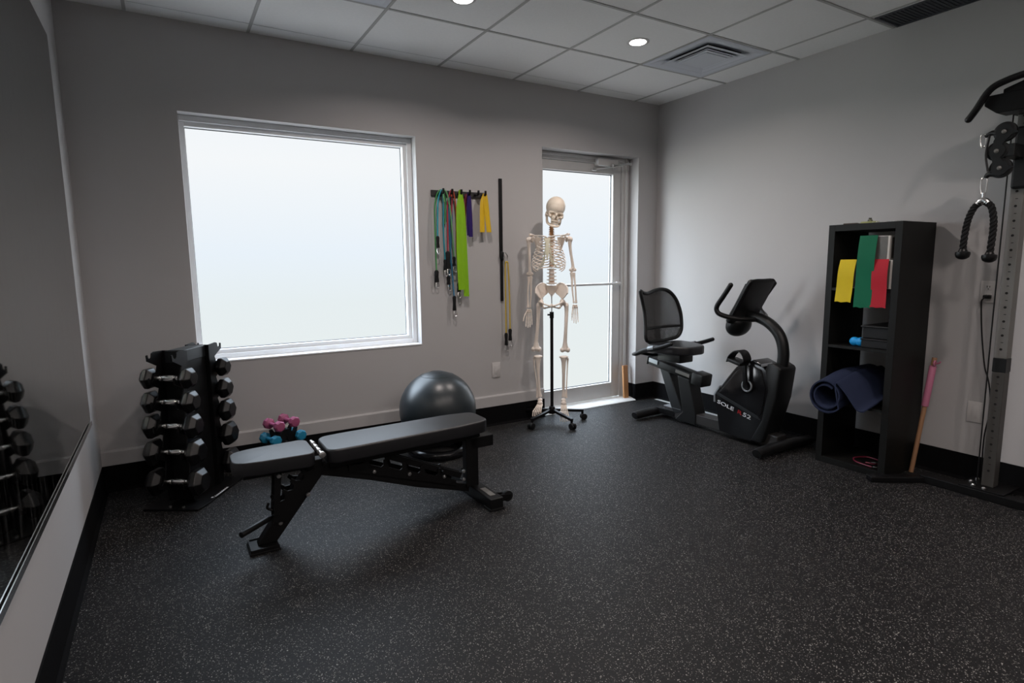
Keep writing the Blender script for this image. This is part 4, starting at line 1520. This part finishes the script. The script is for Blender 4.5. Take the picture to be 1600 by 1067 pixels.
# mast, console, handlebars
bk('mast', MB().tube([(BX, -1.590, .50), (BX, -1.598, .585), (BX, -1.600, .665), (BX, -1.580, .745), (BX, -1.535, .808), (BX, -1.465, .856), (BX, -1.390, .880), (BX, -1.320, .892)], [.038, .038, .038, .038, .038, .037, .036, .034], 16, sm=5, flat=(.95, 1)), M['black_plastic'])
cy = Matrix.Rotation(math.radians(29), 3, 'X')   # top leans toward the camera
b = MB().box((0, 0, 0), (.285, .045, .335), bev=.018, seg=4)
for v in b.bm.verts:
    if v.co.z > 0:
        v.co.x *= 1 - .10 * (v.co.z / .157) ** 2
        v.co.z += .012 * (1 - (v.co.x / .14) ** 2)
        v.co.y *= .8
b.bm.transform(Matrix.Translation((BX, -1.335, .985)) @ Matrix.Rotation(math.radians(29), 4, 'X'))
cs = bk('console', b, M['black_plastic'])
b = MB().box((0, .0245, .012), (.235, .003, .235), bev=.001)
b.bm.transform(Matrix.Translation((BX, -1.335, .985)) @ Matrix.Rotation(math.radians(29), 4, 'X'))
bk('console_screen', b, M['black_gloss'], cs, smooth=0)
b = MB().torus((0, 0, 0), 1, .004, 'y', n=4) if False else MB()
rim = [(-.137, -.150), (-.138, .05), (-.124, .158), (0, .170), (.124, .158), (.138, .05), (.137, -.150)]
b.tube([(x, .0, z) for x, z in rim], .0045, 8, sm=4)
b.bm.transform(Matrix.Translation((BX, -1.347, .988)) @ Matrix.Rotation(math.radians(29), 4, 'X'))
bk('console_rim', b, M['grey_plastic'], cs)
b = MB().ell((BX, -1.245, .815), (.105, .070, .085), (math.radians(28), 0, 0), u=32, v=20)
for v in b.bm.verts:
    if v.co.z > .86:
        v.co.z = .86
bk('console_pod', b, M['black_plastic'])
b = MB().tube([(BX - .230, -1.345, 1.100), (BX - .230, -1.295, 1.030), (BX - .230, -1.245, .962), (BX - .228, -1.242, .925), (BX - .215, -1.268, .900), (BX - .165, -1.335, .878), (BX - .08, -1.385, .868), (BX, -1.395, .866),
               (BX + .08, -1.385, .868), (BX + .165, -1.335, .878), (BX + .215, -1.268, .900), (BX + .228, -1.242, .925), (BX + .230, -1.245, .962), (BX + .230, -1.295, 1.030), (BX + .230, -1.345, 1.100)], .0165, 14, sm=5)
b.ell((BX - .230, -1.347, 1.103), .0168).ell((BX + .230, -1.347, 1.103), .0168)
bk('handlebar', b, M['rubber'])
# seat
b = MB().prism([(BX - .185, -.520), (BX + .185, -.520), (BX + .195, -.62), (BX + .150, -.80), (BX + .085, -.885), (BX - .085, -.885), (BX - .150, -.80), (BX - .195, -.62)], 'z', .550, .618)
es = [e2 for e2 in b.bm.edges if abs(e2.verts[0].co.z - e2.verts[1].co.z) > .05]
bmesh.ops.bevel(b.bm, geom=es, offset=.04, segments=6, profile=.5, affect='EDGES')
es = [e2 for e2 in b.bm.edges if e2.calc_face_angle(0) > .6]
bmesh.ops.bevel(b.bm, geom=es, offset=.014, segments=4, profile=.5, affect='EDGES')
bk('seat_cushion', b, M['vinyl'], smooth=35)


def back_pt(x, z):
    """seat back surface: leans back with height, sides curve forward"""
    return V((BX + x, -.490 + (z - .62) * .16 - .9 * x * x - .02, z))


outl = [(-.165, .632), (-.205, .665), (-.192, .76), (-.186, .86), (-.203, .95), (-.222, 1.030), (-.175, 1.018), (-.11, 1.012), (-.03, 1.030), (.05, 1.040), (.12, 1.022), (.175, .960), (.205, .860), (.208, .760), (.195, .690), (.155, .645), (.06, .628), (-.06, .624)]
outl = [(x, z) for x, z in outl]
fr = bk('back_frame', MB().tube([back_pt(x, z) for x, z in outl], .0145, 12, sm=4, closed=True).tube([back_pt(x, .735 + .01 * x) for x in (-.195, -.10, 0, .10, .200)], .011, 10, sm=4, flat=(1, 1)), M['black_plastic'])
b = MB()
OP = smooth_path([(x, 0, z) for x, z in outl], 4, closed=True)
rows = []
for k in range(1, 8):
    rows.append([])
cen = V((0, 0, .83))
rings = []
for k in range(7):
    f = 1 - k / 7
    rings.append([back_pt((cen + (p - cen) * f).x, (cen + (p - cen) * f).z) for p in OP])
vr = [[b.bm.verts.new(p) for p in r] for r in rings]
cv = b.bm.verts.new(back_pt(0, .83))
n = len(OP)
for A, B_ in zip(vr, vr[1:]):
    for k in range(n):
        b.bm.faces.new((A[k], A[(k + 1) % n], B_[(k + 1) % n], B_[k]))
for k in range(n):
    b.bm.faces.new((vr[-1][k], vr[-1][(k + 1) % n], cv))
bk('mesh_panel', b, M['mesh'], fr)
bk('back_bracket', MB().tube([(BX - .015, -.47, .745), (BX - .012, -.475, .68), (BX - .005, -.485, .62), (BX, -.52, .54)], [.030, .028, .026, .026], 12, sm=4, flat=(1, .45), up=(0, 1, 0)), M['black_plastic'])
for s in (-1, 1):
    x = BX + s * .228
    bk('side_handle', MB().tube([(x, -.420, .520), (x, -.46, .530), (x, -.56, .570), (x, -.70, .606), (x, -.83, .650)], [.010, .018, .019, .017, .0155], 14, sm=4).ell((x, -.832, .651), .0158), M['rubber'])
    bk('pulse_sensor', MB().tube([(x, -.600, .586), (x, -.66, .601)], [.0205, .020], 14), M['silver_plastic'], bpy.data.objects['side_handle' if s < 0 else 'side_handle.001'])
b = MB().tube([(BX - .228, -.50, .545), (BX - .12, -.52, .520), (BX, -.52, .515), (BX + .12, -.52, .520), (BX + .228, -.50, .545)], .013, 12, sm=4)
bk('handle_crossbar', b, M['black_metal'])
b = MB().box((BX, -.66, .512), (.15, .24, .07), bev=.01)
bk('seat_carriage', b, M['black_plastic'])
b = MB().beam((BX, -.415, .452), (BX, -.900, .378), .105, .062, bev=.008)
rl = bk('seat_rail', b, M['black_metal'])
b = MB().beam((BX, -.880, .383), (BX, -.985, .367), .120, .100, bev=.014)
bk('rail_cap', b, M['black_plastic'])
bk('rail_end_plate', MB().beam((BX, -.405, .454), (BX, -.415, .452), .112, .068, bev=.004), M['black_plastic'])
bk('rail_label', MB().beam((BX - .0545, -.72, .412), (BX - .0545, -.86, .391), .002, .026), M['galv'], rl, smooth=0)
bk('adjust_plate', MB().beam((BX - .056, -.43, .462), (BX - .056, -.53, .447), .008, .034, bev=.002), M['silver_plastic'], rl, smooth=0)
b = MB().prism([(-.545, .41), (-.64, .40), (-.80, .09), (-.70, .06)], 'x', BX - .050, BX + .050, bev=.006)
bk('seat_post', b, M['grey_plastic'], smooth=0)
b = MB().prism([(-.74, .38), (-.86, .365), (-.935, .10), (-.935, .02), (-.72, .02), (-.80, .10)], 'x', BX - .056, BX + .056, bev=.008)
bk('post_shroud', b, M['black_plastic'], smooth=0)
b = MB().lohi((BX - .048, -1.62, .030), (BX + .048, -.60, .105), .006)
bk('main_beam', b, M['board'], smooth=0)
bk('beam_top_plate', MB().lohi((BX - .050, -.78, .104), (BX + .050, -.60, .112), .002), M['silver_plastic'], smooth=0)
for y, ya in ((-.515, 0), (-1.640, 0)):
    b = MB().tube([(BX - .285, y, .034), (BX - .27, y, .038), (BX - .12, y, .046), (BX + .12, y, .046), (BX + .27, y, .038), (BX + .285, y, .034)], [.022, .033, .036, .036, .033, .022], 14, sm=3, flat=(1.15, .95), up=(0, 0, 1))
    bk('floor_stabilizer', b, M['rubber'])
bk('beam_bridge', MB().prism([(BX - .06, -.50), (BX + .06, -.50), (BX + .05, -.72), (BX - .05, -.72)], 'z', .035, .085, bev=.006), M['black_metal'], smooth=0)


def lettering(txt, size, parent, m, mtx, name, ext=.0008):
    cu = bpy.data.curves.new('t', 'FONT')
    cu.body = txt
    cu.size = size
    cu.extrude = ext
    cu.offset = size * .006
    o = bpy.data.objects.new('t', cu)
    COL.objects.link(o)
    dg = bpy.context.evaluated_depsgraph_get()
    me = bpy.data.meshes.new_from_object(o.evaluated_get(dg))
    bpy.data.objects.remove(o)
    me.transform(mtx)
    me.transform(MW[parent.name].inverted())
    me.materials.clear()
    me.materials.append(m)
    me.name = name
    r = bpy.data.objects.new(name, me)
    COL.objects.link(r)
    r.parent = parent
    return r


def side_text(txt, y, z, size, m, name, sx=1.75):
    # reads from the seat end (+y) towards -y, on the face looking to -x
    ang = math.radians(-12.5)
    R = Matrix(((0, 0, -1, 0), (-1, 0, 0, 0), (0, 1, 0, 0), (0, 0, 0, 1)))
    return lettering(txt, size, housing, m, Matrix.Translation((BX - .0815, y, z)) @ R @ Matrix.Rotation(ang, 4, 'Z') @ Matrix.Diagonal((sx, 1, 1, 1)), name)


side_text('SOLE', -1.150, .246, .037, M['letter'], 'lettering')
side_text('R', -1.322, .208, .037, M['letterred'], 'red_letter')
side_text('52', -1.366, .198, .040, M['letter'], 'lettering')

# ------------------------------------------------------------------ shelf unit
SX0, SX1, SY0, SY1 = -.395, -.024, -2.252, -1.840
SH = thing('shelf_unit', 'tall narrow black four-cube shelf unit against the right wall', 'shelf', (-.2, -2.045, 0))
b = MB()
b.lohi((SX0, SY0, 0), (SX1, SY0 + .038, 1.468), .001).build('side_panel', M['shelf'], SH, world=True, smooth=0)
MB().lohi((SX0, SY1 - .038, 0), (SX1, SY1, 1.468), .001).build('side_panel', M['shelf'], SH, world=True, smooth=0)
MB().lohi((SX0, SY0 + .038, 1.430), (SX1, SY1 - .038, 1.468), .001).build('top_panel', M['shelf'], SH, world=True, smooth=0)
MB().lohi((SX0, SY0 + .038, 0.0), (SX1, SY1 - .038, .038), .001).build('bottom_panel', M['shelf'], SH, world=True, smooth=0)
for z in (.385, .732, 1.079):
    MB().lohi((SX0 + .002, SY0 + .038, z), (SX1, SY1 - .038, z + .016), .0005).build('shelf_board', M['shelf'], SH, world=True, smooth=0)


def band_box(label, y0, y1, z0, z1, m, by0, by1, zb, slant, group='band dispenser boxes in the top cube'):
    t = thing('band_box', label, 'exercise band box', (-.25, (y0 + y1) / 2, z0), 0, group)
    MB().lohi((-.392, y0, z0), (-.10, y1, z1), .002).build('box', M['card'], t, world=True, smooth=0)
    MB().lohi((-.3935, y0 + .012, z0 + .003), (-.3915, y1 - .003, z1 - .003)).lohi((-.37, y0 - .001, z0 + .01), (-.12, y0 + .001, z1 - .01)).build('printed_panel', M['boxside'], t, world=True, smooth=0)
    rows = []
    n = 20
    for i in range(n + 1):
        u = i / n
        z = (z1 + .005) + (zb - z1 - .005) * u
        ysh = slant * u
        x = -.399 - .014 * math.sin(u * 2.4) - .004 * math.sin(u * 7)
        rows.append([V((x, by0 + (by1 - by0) * j / 5 + ysh, z + (.003 * math.sin(j * 2.1) if i == n else 0))) for j in range(6)])
    MB().sheet(rows, .0015).build('hanging_band', m, t, world=True)
    return t


band_box('white band box with yellow exercise band hanging out, left in the top cube', -2.026, -1.920, 1.0955, 1.257, M['yellow'], -1.925, -2.020, 1.012, .015)
band_box('white band box with red exercise band hanging out, right in the top cube', -2.212, -2.085, 1.0955, 1.257, M['red'], -2.112, -2.196, .990, -.004)
band_box('white band box with wide green band hanging out, stacked on the other two', -2.190, -2.027, 1.2575, 1.392, M['green'], -2.030, -2.128, .985, .008)
# peanut ball, bins
b = MB().ell((0, -.018, 0), (.027, .029, .027)).ell((0, .018, 0), (.027, .029, .027)).cyl((0, -.012, 0), (0, .012, 0), .017)
o = tag(b.build('massage_ball', M['blueball'], voxel=.003), 'bright blue peanut-shaped massage ball in the second cube', 'massage ball')
o.location = (-.335, -2.022, .7752)
t = thing('storage_tray', 'flat black tray at the bottom of the second cube, lowest of the stack', 'tray', (-.22, -2.13, .748))
MB().lohi((-.37, -2.212, .748), (-.08, -2.058, .800), .006).build('body', M['bin'], t, world=True, smooth=0)
MB().lohi((-.376, -2.213, .794), (-.075, -2.055, .803), .003).build('rim', M['bin'], t, world=True, smooth=0)
t = thing('storage_tray', 'black tray with a raised lip stacked on the flat one in the second cube', 'tray', (-.22, -2.13, .803))
MB().lohi((-.365, -2.212, .8035), (-.08, -2.062, .872), .006).build('body', M['bin'], t, world=True, smooth=0)
MB().lohi((-.376, -2.213, .868), (-.075, -2.055, .880), .003).build('rim', M['bin'], t, world=True, smooth=0)
# rolled mat
b = MB()
pts = []
for i in range(60):
    a = i / 59 * 2 * PI * 1.75
    r = .060 + .044 * i / 59
    pts.append((-math.cos(a + .9) * r, math.sin(a + .9) * r))
# tail leaves the roll at the top and sags to the shelf on the right
ex, ez = pts[-1]
ca = None
tail = smooth_path([(0, pts[-1][0], pts[-1][1]), (0, -.055, .082), (0, -.105, .050), (0, -.150, -.004), (0, -.190, -.050), (0, -.225, -.052)], 6)
prof = pts + [(p.y, p.z) for p in tail[1:]]
X0, X1 = -.535, -.045
rows = []
for k in range(9):
    u = k / 8
    x = X0 + (X1 - X0) * u
    zc = .458 + .052 * min(1, u * 2.2)
    yc = -1.962 + .0 * u
    rows.append([V((x, min(max(yc + p[0], SY0 + .045), SY1 - .046) if x > SX0 - .01 else yc + p[0], zc + p[1])) for p in prof])
b.sheet(rows, .008)
for v in b.bm.verts:
    if v.co.x > SX0 - .02:
        v.co.z = max(v.co.z, .4045)
o = tag(b.build('yoga_mat', M['mat'], origin=(-.3, -1.968, .41), smooth=60), 'loosely rolled navy blue yoga mat sticking out of the third cube', 'yoga mat')
# things on top of the shelf
t = thing('suction_cup', 'small clear cup standing in the pale green coil on the shelf top', 'cup', (-.25, -2.000, 1.4685))
MB().lathe([(.018, 0), (.022, .004), (.014, .020), (.009, .030), (.0075, .038)], n=24, c=(0, 0, 0)).build('cup', M['clear'], t)
b = MB()
for k in range(3):
    b.torus((-.26, -2.005, 1.4715 + k * .0045), .052 - k * .004, .0032, 'z', n=40, flat=(1, .8))
tag(b.build('coiled_band', M['paleband'], origin=(-.26, -2.005, 1.469)), 'pale green coiled band lying on top of the shelf unit', 'band')
b = MB()
for k in range(16):
    b.ell((-.33 + .012 * math.sin(k * 1.3), -2.058 - k * .0095, 1.4715), .0034, u=10, v=6)
tag(b.build('bead_chain', M['chrome'], origin=(-.33, -2.13, 1.469)), 'silver bead chain lying on the top front edge of the shelf unit', 'chain')
b = MB().box((-.31, -1.925, 1.4725), (.06, .075, .008), (0, 0, .3), bev=.002)
tag(b.build('folded_strap', M['wood'], origin=(-.31, -1.925, 1.469)), 'thin dark brown flat piece on the top left of the shelf unit', 'strap')
bpy.data.objects['folded_strap'].data.materials[0] = mat('dark_leather', (.05, .025, .015), .6)
# tube with clips in the bottom cube
t = thing('resistance_tube', 'maroon tube with silver clips lying in the bottom cube of the shelf', 'resistance band', (-.34, -2.15, .038))
MB().tube([(-.36, -2.165, .044), (-.355, -2.12, .044), (-.34, -2.06, .044), (-.28, -2.02, .044), (-.20, -2.06, .044), (-.22, -2.14, .044), (-.31, -2.165, .050), (-.345, -2.12, .056)], .0045, 8, sm=5).build('tube', M['maroon'], t, world=True)
for (x, y, z) in ((-.362, -2.168, .046), (-.335, -2.145, .062)):
    MB().tube([(x, y, z), (x - .008, y - .012, z + .004), (x - .004, y - .030, z + .006), (x + .006, y - .030, z + .004), (x + .008, y - .010, z)], .0028, 8, sm=4, closed=True).build('metal_clip', M['chrome'], t, world=True)

# ------------------------------------------------------------------ dowel leaning on the wall
t = thing('wooden_stick', 'wooden dowel with a pink foam sleeve leaning beside the shelf unit', 'stick', (-.145, -2.280, 0))
p0, p1 = V((-.145, -2.280, .006)), V((-.050, -2.312, .690))
MB().cyl(p0, p1, .0125, n=18, bev=.001).build('dowel', M['dowel'], t, world=True)
MB().cyl(p0.lerp(p1, .58), p0.lerp(p1, .93), .0185, n=20, bev=.003).build('foam_sleeve', M['pinktube'], t, world=True)
q = p0.lerp(p1, .955)
MB().torus(q + V((-.014, -.012, 0)), .013, .0045, 'y', n=20).tube([q + V((-.016, -.020, 0)), q + V((-.022, -.038, .006)), q + V((-.02, -.042, .016))], .0045, 8, sm=3).build('rubber_tie', M['pinktube'], t, world=True)

# ------------------------------------------------------------------ weight machine at the right edge
WM = thing('weight_machine', 'black and grey cable weight machine with perforated column at the right edge', 'weight machine', (-.15, -2.75, 0))


def wm(name, b, m, parent=None, **k):
    return b.build(name, m, parent or WM, world=True, **k)


wm('base_beam', MB().lohi((-.262, -3.35, 0), (-.200, -2.375, .045), .004), M['black_metal'], smooth=0)
wm('base_plate', MB().lohi((-.258, -2.76, .045), (-.045, -2.56, .053), .002), M['black_metal'], smooth=0)
wm('base_cross', MB().lohi((-.21, -2.72, .0), (-.05, -2.60, .044), .004), M['black_metal'], smooth=0)
wm('base_foot', MB().beam((-.215, -2.395, .0175), (-.485, -2.215, .0175), .062, .034, bev=.006), M['black_metal'], smooth=0)
for x, y in ((-.225, -2.615), (-.170, -2.585), (-.238, -2.668), (-.105, -2.590)):
    wm('bolt', MB().cyl((x, y, .053), (x, y, .058), .011, n=16).ell((x, y, .058), (.009, .009, .006)), M['steel'])


def column(y0, y1, marks=True):
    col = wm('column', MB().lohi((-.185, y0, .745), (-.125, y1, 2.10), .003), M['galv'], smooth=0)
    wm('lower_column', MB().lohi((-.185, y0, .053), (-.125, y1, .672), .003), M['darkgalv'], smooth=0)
    wm('black_band', MB().lohi((-.1865, y0 - .0015, .672), (-.1235, y1 + .0015, .745), .002), M['black_plastic'], smooth=0)  # flush black band between the darker lower and lighter upper column
    if not marks:
        return col
    z = .14
    k = 0
    while z < 2.05:
        if not .66 < z < .76:
            wm('adjustment_hole', MB().cyl((-.1862, (y0 + y1) / 2, z), (-.182, (y0 + y1) / 2, z), .0062, n=14), M['hole'], col, smooth=0)
        z += .0725
    b = MB()
    z = .176
    while z < 2.0:
        if not .66 < z < .76:
            b.box((-.1855, (y0 + y1) / 2 - .002, z), (.0006, .010, .0032))
        z += .0725
    wm('number_marks', b, M['hole'], col, smooth=0)
    return col


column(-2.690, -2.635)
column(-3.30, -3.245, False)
b = MB().lohi((-.215, -2.745, 1.60), (-.100, -2.640, 1.90), .012)
wm('pulley_carriage', b, M['black_plastic'], smooth=0)
b = MB().prism([(-2.552, 2.045), (-2.552, 2.000), (-2.605, 1.955), (-3.40, 1.955), (-3.40, 2.045)], 'x', -.345, -.235, bev=.004)
wm('top_beam', b, M['black_metal'], smooth=0)
wm('top_bracket', MB().prism([(-2.618, 2.045), (-2.618, 2.066), (-2.72, 2.098), (-3.30, 2.10), (-3.30, 2.045)], 'x', -.330, -.110, bev=.004), M['black_metal'], smooth=0)
wm('column_cap', MB().lohi((-.24, -3.32, 1.96), (-.11, -2.62, 2.06), .004), M['black_metal'], smooth=0)
b = MB().tube([(-.38, -2.508, 1.945), (-.38, -2.535, 1.985), (-.38, -2.582, 2.062), (-.375, -2.640, 2.092), (-.36, -2.74, 2.112), (-.35, -2.88, 2.118), (-.34, -3.30, 2.118)], .0160, 16, sm=5)
b.ell((-.38, -2.506, 1.943), .0162)
wm('pull_up_bar', b, M['black_gloss'])
# pulley cluster
PX = -.36
for (y, z) in ((-2.655, 1.858), (-2.632, 1.772), (-2.650, 1.690)):
    pw = wm('pulley', MB().cyl((PX - .012, y, z), (PX + .012, y, z), .046, n=36, bev=.004).cyl((PX - .017, y, z), (PX + .017, y, z), .034, n=30), M['black_plastic'])
    wm('axle_bolt', MB().cyl((PX - .022, y, z), (PX - .016, y, z), .010, n=16).ell((PX - .022, y, z), (.004, .008, .008)), M['galv'], pw)
b = MB().prism([(-2.640, 1.885), (-2.690, 1.866), (-2.712, 1.848), (-2.680, 1.838), (-2.650, 1.80), (-2.648, 1.74), (-2.668, 1.705), (-2.706, 1.690), (-2.660, 1.662), (-2.625, 1.675), (-2.615, 1.74), (-2.615, 1.82)], 'x', PX - .016, PX - .0125, bev=.001)
wm('cheek_plate', b, M['black_plastic'], smooth=0)
wm('cheek_plate', MB().lohi((PX - .010, -2.70, 1.74), (-.21, -2.64, 1.80), .004), M['black_plastic'], smooth=0)
wm('upper_hook', MB().tube([(PX, -2.625, 1.858), (PX, -2.60, 1.862), (PX, -2.575, 1.850)], [.016, .012, .008], 10, sm=3), M['black_plastic'])
wm('lower_hook', MB().tube([(PX, -2.635, 1.665), (PX, -2.605, 1.668), (PX, -2.592, 1.652)], [.016, .014, .010], 10, sm=3), M['black_plastic'])
wm('cable_guide', MB().tube([(PX - .02, -2.60, 1.85), (PX - .02, -2.592, 1.76), (PX - .02, -2.606, 1.68)], .005, 8, sm=4), M['rubber'])


def carabiner(b, x, y, z, L, w, r):
    pts = [(x, y, z), (x, y + w * .5, z - L * .08), (x, y + w * .55, z - L * .5), (x, y + w * .35, z - L * .9), (x, y, z - L), (x, y - w * .3, z - L * .9), (x, y - w * .4, z - L * .5), (x, y - w * .35, z - L * .08)]
    b.tube(pts, r, 8, sm=4, closed=True)


b = MB()
carabiner(b, PX, -2.570, 1.862, .062, .024, .0030)
wm('carabiner', b, M['chrome'])
b = MB()
carabiner(b, PX, -2.590, 1.654, .082, .026, .0034)
wm('carabiner', b, M['chrome'])
wm('pulley_cable', MB().tube([(-.215, -2.628, .053), (-.215, -2.626, 1.0), (-.215, -2.628, 1.965)], .0035, 8), M['rubber'])
# rope attachment, hanging from the lower carabiner
RP = thing('rope_attachment', 'black twisted rope handle hanging from the weight machine pulley', 'rope handle', (-.36, -2.59, 1.578))
b = MB().cyl((PX, -2.590, 1.545), (PX, -2.590, 1.580), .007, n=14)
b.tube([(PX, -2.570, 1.528), (PX, -2.580, 1.540), (PX, -2.590, 1.545), (PX, -2.602, 1.540), (PX, -2.612, 1.528)], .0155, 16, sm=3)
wm_ = b.build('chrome_swivel', M['chrome'], RP, world=True)


def rope(path):
    P = smooth_path(path, 14)
    b = MB()
    for k in range(3):
        pts = []
        for i, p in enumerate(P):
            d = (P[min(i + 1, len(P) - 1)] - P[max(i - 1, 0)]).normalized()
            a = V((1, 0, 0))
            c_ = d.cross(a).normalized()
            s_ = i * .42 + k * 2 * PI / 3
            pts.append(p + (a * math.cos(s_) + c_ * math.sin(s_)) * .0075)
        b.tube(pts, .0085, 8)
    return b


LP = [(PX, -2.580, 1.535), (PX, -2.556, 1.512), (PX, -2.538, 1.465), (PX, -2.529, 1.41), (PX, -2.525, 1.345), (PX, -2.525, 1.285)]
RPp = [(PX, -2.602, 1.535), (PX, -2.626, 1.512), (PX, -2.640, 1.455), (PX, -2.643, 1.40), (PX, -2.641, 1.335), (PX, -2.638, 1.268)]
for P_ in (LP, RPp):
    rp = rope(P_).build('rope', M['webbing'], RP, world=True)
    e_ = V(P_[-1])
    MB().lathe([(.016, .022), (.020, .012), (.0315, .008), (.0325, -.004), (.028, -.018), (.016, -.027), (.004, -.030)], c=e_ + V((0, 0, .0)), axis=(0, 0, 1), n=28).build('rubber_end', M['rubber'], rp, world=True)
